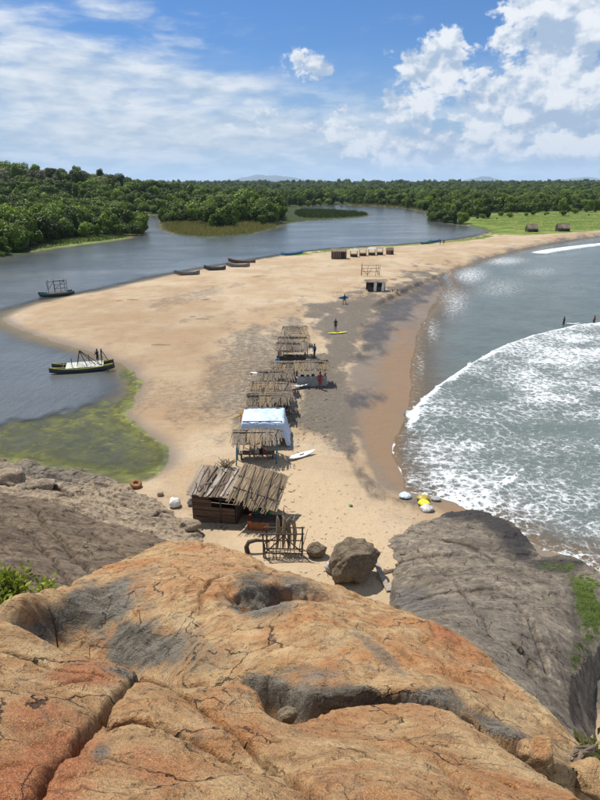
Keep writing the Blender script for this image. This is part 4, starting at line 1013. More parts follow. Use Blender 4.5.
blades('reed_bed', [(290, 219.5), (330, 219), (362, 216.5), (370, 214.2), (350, 212), (300, 211)], 6000, 1.2, 2.2, .2, GREENREED, 'dark green reed tongue reaching into the river', seed=6)
blades('bank_grass', [(25, 250), (60, 240), (110, 236), (134, 236.5), (110, 240.5), (70, 245), (30, 251.5)], 5000, .3, .8, .1, GREENREED, 'short grass on the flat left bank', seed=7)
blades('far_bank_grass', [(345, 205.5), (365, 204.2), (400, 205.5), (426, 211), (405, 207.6), (370, 205.6)], 2500, 1., 1.8, .25, REED, 'brown grass along the far river bank', seed=8)
blades('meadow_grass', [(494, 229), (478, 225), (470, 220), (500, 216), (600, 214), (640, 228), (560, 234.5)], 16000, .2, .5, .07, leaf_material('meadow_grass', (.06, .10, .015), (.11, .15, .025), (.22, .25, .05), .2), 'bright green meadow grass behind the beach', seed=9)
blades('spit_grass', [(262, 259), (292, 253), (330, 248.5), (400, 244.6), (450, 240.6), (480, 236), (500, 233.5), (498, 235.5), (452, 242.5), (400, 247), (335, 251.5), (296, 257), (266, 261)], 5000, .15, .4, .07, leaf_material('spit_grass', (.08, .12, .015), (.13, .17, .02), (.24, .27, .04), .2), 'yellow green grass strip on the river side of the spit', seed=10, it=1)

# --- near bush, dry twig, tuft in the corner
def leafy(name, base, n, spread, height, leaf, mat, label, cat, seed=1, stems=9):
    rg = random.Random(seed); e = empty(name, base)
    st = MB(); lv = []; tint = []
    for k in range(stems):
        a = rg.uniform(0, 6.28); r_ = spread * rg.uniform(.2, 1.0); h = height * rg.uniform(.6, 1.0)
        p0 = Vector((rg.uniform(-.15, .15) * spread, rg.uniform(-.15, .15) * spread, -.3)); p2 = Vector((math.cos(a) * r_, math.sin(a) * r_, h)); p1 = (p0 + p2) / 2 + Vector((0, 0, h * .15))
        st.tube([p0, p1, p2], [.02, .014, .006], 5)
        for j in range(n // stems):
            t_ = rg.uniform(.25, 1.0); q = p0.lerp(p1, t_ * 2) if t_ < .5 else p1.lerp(p2, t_ * 2 - 1)
            d = Vector((rg.gauss(0, 1), rg.gauss(0, 1), rg.gauss(.35, .7))).normalized(); q = q + d * leaf * rg.uniform(.2, 1.4)
            w = d.cross(Vector((rg.gauss(0, 1), rg.gauss(0, 1), rg.gauss(0, 1)))).normalized(); L_ = leaf * rg.uniform(.7, 1.3)
            nn = d.cross(w); tip = q + d * L_; m1 = q + d * L_ * .45
            lv.append([q, m1 + w * L_ * .24 + nn * L_ * .05, tip - nn * L_ * .12, m1 - w * L_ * .24 + nn * L_ * .05]); tint += [rg.random()] * 4
    st.build('stems', BARK, e)
    V = np.array([[tuple(v) for v in l] for l in lv]).reshape(-1, 3)
    lo = np_mesh('leaves', V, np.arange(len(V)).reshape(-1, 4), mat, smooth=False, attrs=dict(tint=tint), parent=e); lo['kind'] = 'stuff'
    return tag(e, label, cat)
NLEAF = leaf_material('bush_leaf', (.10, .15, .012), (.18, .23, .02), (.36, .40, .05), .1, .35)
b0 = P(14, 606, 9.4); leafy('leafy_bush', (b0.x, b0.y, b0.z - .05), 1100, .70, .70, .12, NLEAF, 'bright green leafy bush between the rocks at the left edge', 'bush', 3, 14)
b0 = P(44, 590, 9.6); leafy('leafy_bush', (b0.x, b0.y, b0.z - .12), 150, .22, .34, .10, NLEAF, 'small leafy sprig right of the bright green bush at left', 'bush', 8, 6)
b0 = P(597, 757, 4.5); leafy('grass_tuft', (b0.x, b0.y, b0.z - .12), 260, .20, .24, .10, leaf_material('tuft_leaf', (.06, .08, .015), (.12, .13, .03), (.24, .22, .06), .1), 'yellow green tuft at the right end of the orange rock', 'plant', 5, 12)
tw = empty('dry_twig', P(56, 650, 3.3)); mb = MB()
a, b_, c_ = P(57, 646, 3.25), P(55, 625, 3.3), P(48, 606, 3.3); o_ = tw.location
mb.tube([a - o_ - Vector((0, 0, .1)), b_ - o_, c_ - o_], [.006, .005, .002], 5); mb.tube([b_ - o_ + Vector((.005, 0, -.06)), P(59, 612, 3.3) - o_], [.004, .0015], 5)
mb.build('stem', plain('twig', (.05, .04, .03)), tw); tag(tw, 'thin dark dry twig rising from the near rock edge at left', 'twig')
rt = empty('dry_roots', P(575, 778, 3.7)); mb = MB(); o_ = rt.location; rg = random.Random(9)
for k in range(7):
    a = P(590 + rg.uniform(-6, 6), 752 + rg.uniform(-8, 8), 4.0); b_ = P(566 + rg.uniform(-10, 16), 782 + rg.uniform(-8, 14), 3.5); m_ = (a + b_) / 2 + Vector((rg.uniform(-.06, .06), rg.uniform(-.1, .1), rg.uniform(-.02, .1)))
    mb.tube([a - o_, m_ - o_, b_ - o_], [.016, .012, .006], 5)
mb.build('roots', plain('root', (.22, .16, .11), scale=20), rt); tag(rt, 'tangle of dry roots at the lower right end of the orange rock', 'roots')

# ------------------------------------------------------------------ palette
WOOD = plain('driftwood', (.24, .18, .125), (.13, .095, .065), 3, stretch=(1, 8, 8), bump=.01)
WOOD_D = plain('dark_wood', (.085, .06, .042), (.04, .03, .022), 4, bump=.01)
PLANK = plain('old_plank', (.155, .098, .062), (.07, .046, .030), 3, stretch=(.6, 6, 6), bump=.01, vary=.35)
PLANK_G = plain('grey_plank', (.34, .29, .23), (.2, .165, .13), 3, stretch=(.6, 6, 6), bump=.01, vary=.3)
THATCH = plain('thatch', (.38, .285, .175), (.17, .125, .078), 4, stretch=(5, 1, 1), bump=.03, rough=.95, vary=.25)
THATCH_G = plain('grey_thatch', (.28, .225, .165), (.12, .095, .068), 4, stretch=(5, 1, 1), bump=.03, rough=.95, vary=.25)
TARP = plain('tarp', (.54, .64, .76), (.44, .55, .70), 1.2, rough=.45, bump=.07, vary=.02)
SHEET = plain('grey_sheet', (.42, .42, .40), (.30, .30, .29), 1.5, rough=.6, bump=.03)
WHITE = plain('white_paint', (.78, .78, .76), (.66, .66, .64), 3, rough=.45, bump=.002, vary=.04)
YELLOW = plain('yellow_foam', (.72, .66, .03), (.62, .54, .02), 3, rough=.5, bump=.002, vary=.04)
BLUE = plain('blue_paint', (.05, .27, .52), (.04, .2, .4), 3, rough=.5, bump=.002, vary=.05)
TEAL = plain('teal_paint', (.05, .22, .27), (.04, .15, .18), 3, rough=.6)
PINK = plain('orange_cloth', (.34, .15, .06), (.20, .08, .04), 6, rough=.9)
REDC = plain('red_cloth', (.32, .05, .05), (.22, .03, .03), 6, rough=.9)
DARKC = plain('dark_cloth', (.03, .032, .045), (.02, .02, .03), 6, rough=.9)
BLUEC = plain('blue_cloth', (.06, .16, .36), (.04, .1, .24), 6, rough=.9)
SKIN = plain('skin', (.17, .095, .06), (.14, .075, .048), 8, rough=.6, bump=.001, vary=.2)
HAIR = plain('hair', (.015, .012, .010), scale=20, rough=.7)
HULLB = plain('dark_hull', (.07, .075, .08), (.04, .04, .045), 3, rough=.6)
HULLG = plain('grey_hull', (.22, .22, .20), (.13, .13, .12), 3, rough=.6)
HULLR = plain('brown_hull', (.20, .10, .06), (.11, .06, .04), 3, rough=.6)
HULLY = plain('yellow_green_hull', (.42, .40, .05), (.28, .28, .04), 3, rough=.6)
OLIVE = plain('plastic_green', (.03, .28, .07), scale=5, rough=.4)

# ------------------------------------------------------------------ thatch and huts
def thatch_mesh(name, w, l, seed, n=26, th=.014, mat=THATCH):
    """panel of palm leaf: ragged overlapping strips hanging from its top edge, down local -y"""
    rg = random.Random(seed); mb = MB()
    for lay in range(3):
        for i in range(n):
            x = -w / 2 + (i + .5) * w / n + rg.uniform(-.03, .03); L_ = l * (rg.uniform(.72, 1.18) if lay == 0 else rg.uniform(.50, .80) if lay == 1 else rg.uniform(.2, .45))
            z = .018 * lay + rg.uniform(0, .05); sk = rg.gauss(0, .12)
            mb.beam((x, .05, z + th), (x + sk, -L_, z + rg.uniform(-.05, .01)), w / n * rg.uniform(.9, 2.0), th, up=(0, 0, 1))
    me = bpy.data.meshes.new(name); me.from_pydata([tuple(v) for v in mb.v], [], mb.f); me.materials.append(mat); me.update(); return me
TH_ME = {(k, m.name): thatch_mesh('thatch_panel', 1.0, 1.0, 60 + k, mat=m) for k in range(4) for m in (THATCH, THATCH_G)}
def panel(parent, top_c, w, l, slope, face, k, mat):
    """face=-1 falls towards -y, +1 towards +y"""
    o = link(bpy.data.objects.new('thatch_panel', TH_ME[(k % 4, mat.name)]), parent)
    o.location = top_c; o.scale = (w, l, 1.0); o.rotation_euler = (slope, 0, 0) if face < 0 else (-slope, 0, math.pi)
    if face > 0: o.rotation_euler = (slope, 0, math.pi)
    return o
def part_box(parent, name, c, size, mat, rot=None, bevel=.0):
    return MB().box(c, size, rot).build(name, mat, parent, bevel=bevel)
def post(parent, x, y, h, r=.05, lean=(0, 0), mat=None, name='post', z0=-.3):
    return MB().tube([(x, y, z0), (x + lean[0] * .5 + .015, y + lean[1] * .5, h * .5), (x + lean[0], y + lean[1], h)], [r * 1.1, r, r * .85], 7).build(name, mat or WOOD, parent, smooth=True)
def shed(px, py, w, label, depth=2.3, he=1.65, hr=2.25, yaw=0.0, mat=THATCH, seed=1, counter=None, pmat=None, rows=3, bench=True):
    b = on_ground(px, py); rg = random.Random(seed)
    e = empty('thatched_shed', (b.x, b.y + depth / 2, hgt(b.x, b.y + depth / 2)), yaw)
    for sx in (-1, 1):
        for sy in (-1, 1): post(e, sx * (w / 2 - .18), sy * (depth / 2 - .15), he + .03, .045, (rg.uniform(-.08, .08), rg.uniform(-.05, .05)), pmat)
    for sy in (-1, 1): MB().tube([(-w / 2, sy * (depth / 2 - .15), he - .02), (0, sy * (depth / 2 - .15), he - .05), (w / 2, sy * (depth / 2 - .15), he)], .04, 6).build('eave_pole', WOOD, e)
    MB().tube([(-w / 2 - .1, 0, hr - .06), (0, 0, hr - .1), (w / 2 + .1, 0, hr - .05)], .045, 6).build('ridge_pole', WOOD, e)
    for sx in (-1, 1): post(e, sx * (w / 2 - .18), 0, hr - .04, .045, (0, 0), pmat)
    sl = math.atan2(hr - he, depth / 2); L_ = math.hypot(hr - he, depth / 2) + .18
    for f in (-1, 1):
        for i in range(rows):
            wi = w / rows * 1.06
            panel(e, (-w / 2 + (i + .5) * w / rows, 0, hr + .015 * i + rg.uniform(0, .04)), wi, L_ * rg.uniform(.95, 1.08), sl + rg.uniform(-.13, .10), f, rg.randrange(4), mat if rg.random() < .7 else (THATCH if mat is THATCH_G else THATCH_G)).rotation_euler.z += rg.uniform(-.07, .07)
    MB().tube([(-w / 2 - .12, 0, hr + .06), (w / 2 + .12, 0, hr + .09)], .06, 7).build('ridge_cap', PLANK_G, e)
    for k in range(4):                                  # poles and palm stalks thrown over the roof
        x = rg.uniform(-w / 2, w / 2); f = rg.choice((-1, -1, 1)); a = rg.uniform(-.5, .5)
        MB().tube([(x, f * .1, hr + .12), (x + a * .6, f * (depth / 2 + .1) * .6, hr - (hr - he) * .6 + .13), (x + a, f * (depth / 2 + .2), he + .02)], [.03, .028, .02], 5).build('roof_stick', PLANK_G if rg.random() < .6 else WOOD_D, e)
    MB().beam((-w / 2 - .05, -.16, hr - .02), (w / 2 * rg.uniform(.5, 1.0), -.2, hr + .0), .26, .03, up=(0, .35, 1)).build('ridge_board', SHEET if rg.random() < .5 else PLANK_G, e)
    for k in range(3): part_box(e, 'goods', (rg.uniform(-.4, .4) * w, rg.uniform(-.5, .3), .66), (rg.uniform(.2, .5), .3, rg.uniform(.2, .4)), rg.choice((WOOD_D, REDC, BLUEC, SHEET, DARKC)), (0, 0, rg.uniform(-.4, .4)))
    if bench:
        bt = part_box(e, 'bench', (0, .1, .48), (w * .8, .7, .06), PLANK)
        for sx in (-1, 1): part_box(bt, 'leg', (sx * w * .36, .1, .225), (.07, .5, .45), WOOD_D)
    if counter:
        c = part_box(e, 'counter_top', (0, -depth / 2 + .05, .92), (w * .94, .5, .05), counter)
        part_box(c, 'front_board', (0, -depth / 2 - .16, .46), (w * .92, .04, .86), counter)
    return tag(e, label, 'shed', 'thatched sheds in a line along the spit')
shed(256, 466, 3.3, 'thatched shed with pale plank ridge directly in front of the blue tarp', he=1.7, hr=2.3, mat=THATCH, seed=2, pmat=TEAL)
shed(267, 424, 3.4, 'thatched shed just behind the blue tarp', seed=3, mat=THATCH_G, yaw=.02)
shed(270, 407, 3.5, 'second thatched shed behind the blue tarp', seed=4, he=1.55, hr=2.0, mat=THATCH_G, yaw=-.03)
shed(275, 397, 3.2, 'third thatched shed behind the blue tarp with dark roof', seed=5, mat=THATCH_G, yaw=.03)
shed(311, 386, 3.3, 'thatched shed set to the right with grey sheet counter', seed=6, yaw=.06, counter=SHEET, mat=THATCH_G)
shed(292, 365, 3.4, 'thatched shed behind with dark shade under its roof', seed=7, mat=THATCH_G, yaw=-.02, counter=WOOD_D)
shed(294, 357.5, 3.5, 'thatched shed, second from the far end of the row', seed=8, mat=THATCH_G, depth=1.9)
shed(272, 415.5, 3.4, 'low ragged thatched shed squeezed behind the first shed past the tarp', seed=14, he=1.45, hr=1.9, mat=THATCH_G, depth=1.7, yaw=.05)
shed(283, 381, 2.6, 'small ragged shed between the dark roofed one and the counter shed', seed=15, he=1.4, hr=1.8, mat=THATCH_G, depth=1.6, yaw=-.06)
shed(295, 347, 2.9, 'farthest thatched shed in the row on the spit', seed=9, mat=THATCH_G, yaw=.04)

# tarp draped over a frame
def tarp_shed():
    b = on_ground(264, 447); w, dp, h = 3.5, 3.4, 2.15
    e = empty('tarp_shelter', (b.x, b.y + dp / 2, hgt(b.x, b.y + dp / 2)), .02)
    n = 34; rows_ = []
    for i in range(n + 1):
        v = -1.40 + 2.55 * i / n; r_ = []
        for j in range(n + 1):
            u = -1.12 + 2.72 * j / n
            ou = max(abs(u) - 1, 0) if u < 0 else max(u - .86, 0); ov = max(abs(v) - 1, 0)
            x = max(-1, min(.86, u)) * w / 2 + (math.copysign(ou, u) * w / 2 * .42); y = max(-1, min(1, v)) * dp / 2 + math.copysign(ov, v) * dp / 2 * .22
            z = h + .42 * max(0, 1 - v * v) * max(0, 1 - .7 * u * u) - .18 - .07 * math.sin(3.0 * u + 1) * math.cos(2.2 * v) - ou * w / 2 * 1.55 * (1.0 if u > 0 else .8) - ov * dp / 2 * 1.75
            f = float(fbm(np.array([u * 2.2 + 5]), np.array([v * 2.2]), 4, 3)[0]) - .5
            f2 = abs(float(fbm(np.array([u * 5.2 + v * 2]), np.array([v * 1.6 + 9]), 3, 8)[0]) - .5)
            z += f * .26 - f2 * .22; x += (f * .16 + f2 * .2) * (ou > 0); y += f2 * .2 * (ov > 0)
            r_.append((x, y, max(z, .12)))
        rows_.append(r_)
    MB().sheet(rows_, .012).build('tarp', TARP, e, smooth=True)
    for sx in (-.92, .78):
        for sy in (-.9, .9): post(e, sx * w / 2, sy * dp / 2, h - .08, .05)
    for sy in (-.9, .9): MB().tube([(-w / 2 * .95, sy * dp / 2, h - .06), (w / 2 * .8, sy * dp / 2, h - .06)], .04, 6).build('pole', WOOD, e)
    rg = random.Random(4); rp = MB()
    for k in range(5): rp.tube([(-w / 2 - .1 + rg.uniform(-.1, .1), .3 + rg.uniform(-.3, .3), h - .1), (-w / 2 - .55 + rg.uniform(-.25, .2), .5 + rg.uniform(-.3, .3), h - .35 + rg.uniform(-.25, .3))], [.06, .015], 5)
    rp.build('dry_leaves', plain('yellow_leaf', (.52, .34, .05), scale=8), e)
    MB().box((-w / 2 - .12, .1, h - .35), (.10, .9, .5), (0, .3, .1)).build('cloth', PINK, e)
    return tag(e, 'shelter draped with a big pale blue tarp in the row of sheds', 'shelter')
tarp_shed()

# big near hut
def big_hut():
    e = empty('beach_hut', (-3.75, 32.35, hgt(-3.75, 32.3) - .03), R(-11)); rg = random.Random(12)
    W, Dp = 5.0, 2.5; xl = -2.45; fy = -1.2
    for x, y, h in ((xl, fy, 1.95), (-.75, fy - .05, 2.0), (.2, fy, 2.05), (2.0, fy, 1.9), (xl, 1.2, 2.35), (.1, 1.2, 2.7), (2.1, 1.2, 2.2)): post(e, x, y, h, .055, (rg.uniform(-.06, .06), 0), WOOD_D)
    post(e, 1.25, fy - .35, 2.95, .035, (.02, .05), WOOD_D, 'tall_pole')
    # board walls, each board its own piece
    for i in range(8):                                              # front wall left of the opening
        z = .12 + i * .235; x1 = .12 if i < 5 else -1.35 + rg.uniform(-.1, .1)
        part_box(e, 'board', ((xl + x1) / 2, fy - .05 - .012 * (i % 2), z + rg.uniform(-.015, .015)), (x1 - xl + rg.uniform(0, .12), .03, .215), PLANK, (0, rg.uniform(-.03, .03), 0))
    for i in range(8):                                              # left end wall
        part_box(e, 'board', (xl - .04 - .012 * (i % 2), 0, .12 + i * .245), (.03, 2.45, .225), PLANK, (rg.uniform(-.02, .02), 0, 0))
    for i in range(9):                                              # back wall
        part_box(e, 'board', (-.2, 1.24 + .012 * (i % 2), .12 + i * .24), (4.5, .03, .22), PLANK, (0, rg.uniform(-.02, .02), 0))
    for i in range(5):                                              # short cross wall by the opening
        part_box(e, 'board', (.18 + .012 * (i % 2), -.35, .12 + i * .235), (.03, 1.5, .215), PLANK)
    part_box(e, 'floor_mat', (-.2, 0, .02), (4.6, 2.3, .04), WOOD_D)
    # left roof: palings, scrap and sticks
    rf = MB()
    rows_ = [[(xl - .25 + 2.75 * j / 8, -1.55 + 3.05 * i / 5, 2.02 + .46 * i / 5 + .12 * math.sin(j * 1.3) * .3) for j in range(9)] for i in range(6)]
    roof = rf.sheet(rows_, .04).build('roof_mat', THATCH_G, e)
    for i in range(17):
        x = xl - .2 + i * .165 + rg.uniform(-.05, .05); l = rg.uniform(2.2, 3.2); y0 = -1.62 + rg.uniform(-.12, .4)
        a = (x + rg.uniform(-.12, .12), y0, 2.08 + .15 * (y0 + 1.55)); b_ = (x + rg.uniform(-.3, .3), min(y0 + l, 1.6), 2.10 + .15 * (min(y0 + l, 1.6) + 1.55))
        MB().beam(a, b_, rg.uniform(.07, .15), .03).build('roof_slat', PLANK_G if rg.random() < .6 else PLANK, roof)
    for i in range(12):
        x = xl + rg.uniform(0, 2.3); y = rg.uniform(-1.4, 1.2); a = rg.uniform(-.9, .9); l = rg.uniform(.5, 1.3); z = 2.15 + .15 * (y + 1.55)
        MB().tube([(x, y, z), (x + math.sin(a) * l * .6, y + math.cos(a) * l * .3, z + rg.uniform(.0, .12)), (x + math.sin(a) * l, y + math.cos(a) * l * .7, z + rg.uniform(.03, .16))], [.03, .024, .012], 5).build('stick', PLANK_G if rg.random() < .7 else WOOD_D, roof)
    # dry palm bundle at the back left of the roof
    pb = MB()
    for k in range(26):
        a = rg.uniform(-1, 1); pb.tube([(-1.2 + rg.uniform(-.35, .35), 1.3, 2.55), (-1.2 + a * .6, 1.45 + rg.uniform(-.2, .2), 2.9 + rg.uniform(-.15, .2)), (-1.2 + a * .75, 1.5 + rg.uniform(-.3, .3), 3.05 + rg.uniform(-.3, .15))], [.03, .02, .006], 4)
    pb.build('palm_bundle', THATCH, roof)
    # right roof: woven palm falling to the front and to the right, with battens over it
    rr = MB(); rows_ = [[(.05 + 2.75 * j / 8, -1.75 + 3.05 * i / 5, 2.78 - .10 * j / 8 * 8 * .06 - .62 * (j / 8) ** 1.3 - .55 * (1 - i / 5)) for j in range(9)] for i in range(6)]
    rroof = rr.sheet(rows_, .05).build('roof_mat', THATCH, e)
    for i in range(6):
        x = .3 + i * .45; zf = 2.78 - .62 * ((x - .05) / 2.75) ** 1.3
        o = link(bpy.data.objects.new('thatch_panel', TH_ME[(i % 4, 'thatch')]), rroof); o.location = (x, 1.25, zf + .02 + .02 * (i % 2)); o.scale = (.56, 3.12 * rg.uniform(.96, 1.04), 1); o.rotation_euler = (R(10.5), R(12 + i * 2), rg.uniform(-.05, .05))
    for i in range(5):
        x = .25 + i * .55; zf = 2.78 - .62 * ((x - .05) / 2.75) ** 1.3
        MB().beam((x, 1.25, zf + .14), (x + .15, -1.85, zf - .47), .05, .04).build('batten', WOOD_D, rroof)
    for y, k in ((-1.0, .25), (.1, .5)):
        MB().beam((.0, y, 2.78 - .55 + .18 * (y + 1.75) + .16), (2.8, y, 2.1 - .55 + .18 * (y + 1.75) + .16), .05, .04).build('batten', WOOD_D, rroof)
    # counter out in front on the right, with cloth, and its screen board
    ct = part_box(e, 'counter_top', (2.15, -1.55, .95), (1.7, .85, .06), WOOD_D, (0, 0, .12))
    for x, y in ((1.4, -1.9), (2.9, -1.75), (1.4, -1.25), (2.9, -1.1)): part_box(ct, 'leg', (x, y, .45), (.06, .06, .95), WOOD_D)
    for i in range(4): part_box(e, 'screen_board', (3.08, -1.35, .45 + i * .28), (.035, 1.15, .26), PLANK, (0, .04, .12))
    cl = MB(); rows_ = [[(1.1 + 1.3 * j / 14, -2.02 + .05 * math.sin(j * 1.9) + .02 * i, .95 - .85 * i / 5) for j in range(15)] for i in range(6)]
    cl.sheet(rows_, .008).build('cloth', PINK, ct)
    for k in range(7):
        part_box(e, 'goods_box', (rg.uniform(.5, 1.9), rg.uniform(-.9, .3), .25 + .2 * rg.random()), (rg.uniform(.2, .5), rg.uniform(.2, .4), rg.uniform(.3, .7)), rg.choice((TEAL, WOOD_D, REDC, PLANK_G, OLIVE)), (0, 0, rg.uniform(-.5, .5)))
    return tag(e, 'big ramshackle board hut with scrap and palm thatch roof nearest the rocks', 'hut')
big_hut()

# stick rack with palm spikes
def stick_rack():
    b = on_ground(283, 557); e = empty('stick_rack', (b.x, b.y, b.z), R(-4)); rg = random.Random(3)
    for x, y, h in ((-1.0, -.1, 1.45), (1.0, .05, 1.5), (-.95, .75, 1.35), (.95, .85, 1.35)): post(e, x, y, h, .05, (rg.uniform(-.08, .08), 0), WOOD_D)
    for a, b_ in (((-1.2, -.1, 1.38), (1.12, .05, 1.42)), ((-1.1, .75, 1.28), (1.1, .85, 1.30)), ((-1.05, -.1, .55), (1.05, .05, .5)), ((-1, -.05, .25), (1, .05, .22)), ((-1, .75, .5), (1, .85, .5))):
        MB().tube([a, ((a[0] + b_[0]) / 2, (a[1] + b_[1]) / 2 + .03, (a[2] + b_[2]) / 2 - .03), b_], [.045, .04, .035], 6).build('rail', WOOD_D, e)
    for a, b_ in (((-1, -.1, .2), (.1, 0, 1.35)), ((1, .05, .3), (0, 0, 1.3)), ((-1, .75, .3), (.2, .8, 1.25))): MB().tube([a, b_], [.035, .03], 6).build('brace', WOOD_D, e)
    for k in range(11):
        x = -.9 + k * .19 + rg.uniform(-.04, .04)
        MB().tube([(x, -.16 + rg.uniform(-.06, .02), -.1), (x + rg.uniform(-.06, .06), -.1, .8), (x + rg.uniform(-.2, .3), .1, 1.4 + rg.uniform(.05, .35))], [.026, .022, .012], 5).build('stick', WOOD if k % 3 else WOOD_D, e)
    for k, x in enumerate((-.35, -.05, .25, .55)):
        MB().tube([(x, .5, .2), (x + .05, .55, 1.1), (x + rg.uniform(-.05, .12), .6, 1.75 + rg.uniform(-.1, .15)), (x + rg.uniform(-.05, .15), .62, 2.15)], [.05, .12, .10, .01], 6).build('palm_spike', THATCH, e, smooth=True)
    for k in range(16):
        x = -.95 + k * .13; MB().tube([(x, -.35 + rg.uniform(-.1, .1), -.05), (x + rg.uniform(-.1, .2), -.2, rg.uniform(.25, .5))], [.022, .01], 5).build('peg', PLANK_G, e)
    tag(e, 'open rack of dark sticks with upright palm spikes on the sand', 'rack')
    d = on_ground(248, 553); mb = MB(); mb.tube([(0, 0, -.1), (-.08, .05, .35), (.05, .1, .62), (.45, .15, .70), (.95, .2, .62)], [.14, .13, .12, .10, .05], 8)
    o = mb.build('driftwood_log', WOOD_D, smooth=True); o.location = d; tag(o, 'bent dark driftwood log beside the stick rack', 'driftwood')
stick_rack()

# planks by the boulder, shore litter
def lump(name, px, py, wpx, hpx, mat, label, cat, seed, z=None, long=1.0, sag=.6):
    b = on_ground(px, py) if z is None else G(px, py, z); dist = (b - Vector((0, 0, CAM_Z))).length; W = wpx * dist / F; H = hpx * dist / F
    import bmesh
    bm = bmesh.new(); bmesh.ops.create_icosphere(bm, subdivisions=3, radius=1.0)
    v = np.array([q.co[:] for q in bm.verts]); n = fbm(v[:, 0] * 2 + seed, v[:, 1] * 2 + v[:, 2] * 2.3, 4, seed) - .5
    v = v * (1 + n * .45)[:, None]; v[:, 2] = np.where(v[:, 2] < 0, v[:, 2] * sag, v[:, 2]); v = v / np.abs(v).max(0) * np.array([W / 2, W / 2 * long, H / 2])
    for q, c in zip(bm.verts, v): q.co = c
    me = bpy.data.meshes.new(name); bm.to_mesh(me); bm.free(); me.materials.append(mat); me.polygons.foreach_set('use_smooth', np.ones(len(me.polygons), bool))
    o = link(bpy.data.objects.new(name, me)); o.location = (b.x, b.y + .1, b.z + H * .28); return tag(o, label, cat)
a, b_ = on_ground(389, 592), on_ground(376, 569)
o = MB().beam((0, 0, .06), (b_ - a + Vector((0, 0, .35))), .26, .05).build('plank', PLANK_G, bevel=.008); o.location = a; tag(o, 'wide grey plank leaning on the big brown boulder', 'plank')
a, b_ = on_ground(389, 590), on_ground(398, 574)
o = MB().beam((0, 0, .05), (b_ - a + Vector((0, 0, .15))), .16, .05).build('plank', PLANK_G, bevel=.008); o.location = a; tag(o, 'narrow grey plank forming a V with the wide plank', 'plank')
a, b_ = on_ground(380, 574), on_ground(394, 571)
o = MB().beam((0, 0, .1), (b_ - a + Vector((0, 0, .1))), .12, .05).build('plank', PLANK, bevel=.008); o.location = a; tag(o, 'short brown plank behind the V of grey planks', 'plank')
lump('cloth_bundle', 331, 572, 13, 13, plain('striped_cloth', (.62, .60, .56), (.12, .11, .10), 9, stretch=(1, 5, 1), rough=.9), 'white and dark striped bundle on the left side of the big boulder', 'bundle', 4)
lump('sack', 405, 498, 13, 6, plain('pale_blue_plastic', (.60, .70, .74), scale=4, rough=.4), 'pale blue and white sack at the edge of the swash', 'sack', 5)
lump('sack', 423, 501, 13, 7, plain('ochre_plastic', (.45, .33, .05), scale=4, rough=.5), 'ochre sack on the wet sand, upper of the yellow pair', 'sack', 6)
lump('sack', 424, 506, 13, 7, YELLOW, 'bright yellow sack on the wet sand, lower of the yellow pair', 'sack', 7)
lump('sack', 427, 511, 14, 7, plain('white_plastic', (.66, .64, .60), (.35, .32, .3), 8, rough=.5), 'crumpled white plastic below the bright yellow sack', 'sack', 8)
lump('shore_stone', 436, 501, 10, 5, plain('pale_stone', (.42, .43, .43), scale=6), 'pale grey stone in the shallow water right of the ochre sack', 'stone', 9)
lump('sack', 175, 507, 12, 12, WHITE, 'upright pale white sack on the rocks left of the hut', 'sack', 11)
lump('sack', 190, 506, 6, 11, plain('grey_plastic', (.45, .44, .42), scale=5), 'narrow grey white sack against the left corner of the hut', 'sack', 12)
lump('green_bottle', 351, 507, 4, 2.4, OLIVE, 'tiny green bottle on pale sand below the dark swash line', 'bottle', 13)
def litter():
    rg = np.random.RandomState(8); V = []; n = 0; tint = []
    for (px0, px1, py0, py1, cnt, sz) in ((190, 300, 440, 530, 420, .10), (240, 335, 345, 440, 620, .13), (300, 420, 480, 590, 220, .06), (330, 400, 285, 330, 160, .10), (100, 240, 290, 440, 160, .07)):
        for k in range(cnt):
            b = on_ground(rg.uniform(px0, px1), rg.uniform(py0, py1)); a = rg.uniform(0, 6.28); l = sz * rg.uniform(.5, 2.6); w = sz * rg.uniform(.2, .5)
            if b.z < .45: continue
            d = Vector((math.cos(a), math.sin(a), rg.uniform(-.1, .25))) * l; s_ = Vector((-math.sin(a), math.cos(a), rg.uniform(-.3, .3))) * w; b = b + Vector((0, 0, .02))
            V += [b - d, b - s_, b + d, b + s_]; tint += [rg.uniform(0, 1)] * 4
    V = np.array([tuple(v) for v in V]); o = np_mesh('beach_litter', V, np.arange(len(V)).reshape(-1, 4), leaf_material('litter', (.04, .03, .02), (.12, .085, .05), (.28, .22, .14), .1, .0), smooth=False, attrs=dict(tint=tint))
    return tag(o, 'scraps of dry palm, bark and twigs scattered over the sand', kind='stuff')
litter()
lump('dark_debris', 205, 512, 22, 6, WOOD_D, 'dark pile of debris at the foot of the hut wall', 'debris', 14, long=.6)
b = on_ground(136, 487); mb = MB(); rings = []
for i in range(18):
    a = i / 18 * 6.283; c = Vector((math.cos(a) * .27, math.sin(a) * .27, .14)); d = Vector((math.cos(a), math.sin(a), 0)); rings.append([c + (d * math.cos(q / 8 * 6.283) + Vector((0, 0, 1)) * math.sin(q / 8 * 6.283)) * .15 for q in range(8)])
rings.append(rings[0]); mb.loft(rings, caps=False)
o = mb.build('life_ring', plain('rust_orange', (.34, .15, .045), (.2, .08, .03), 9), smooth=True); o.location = (b.x, b.y, b.z + .1); o.rotation_euler = (.35, .1, .4); tag(o, 'rusty orange ring lying on sand at the edge of the algae pool', 'ring')
rg = random.Random(31)
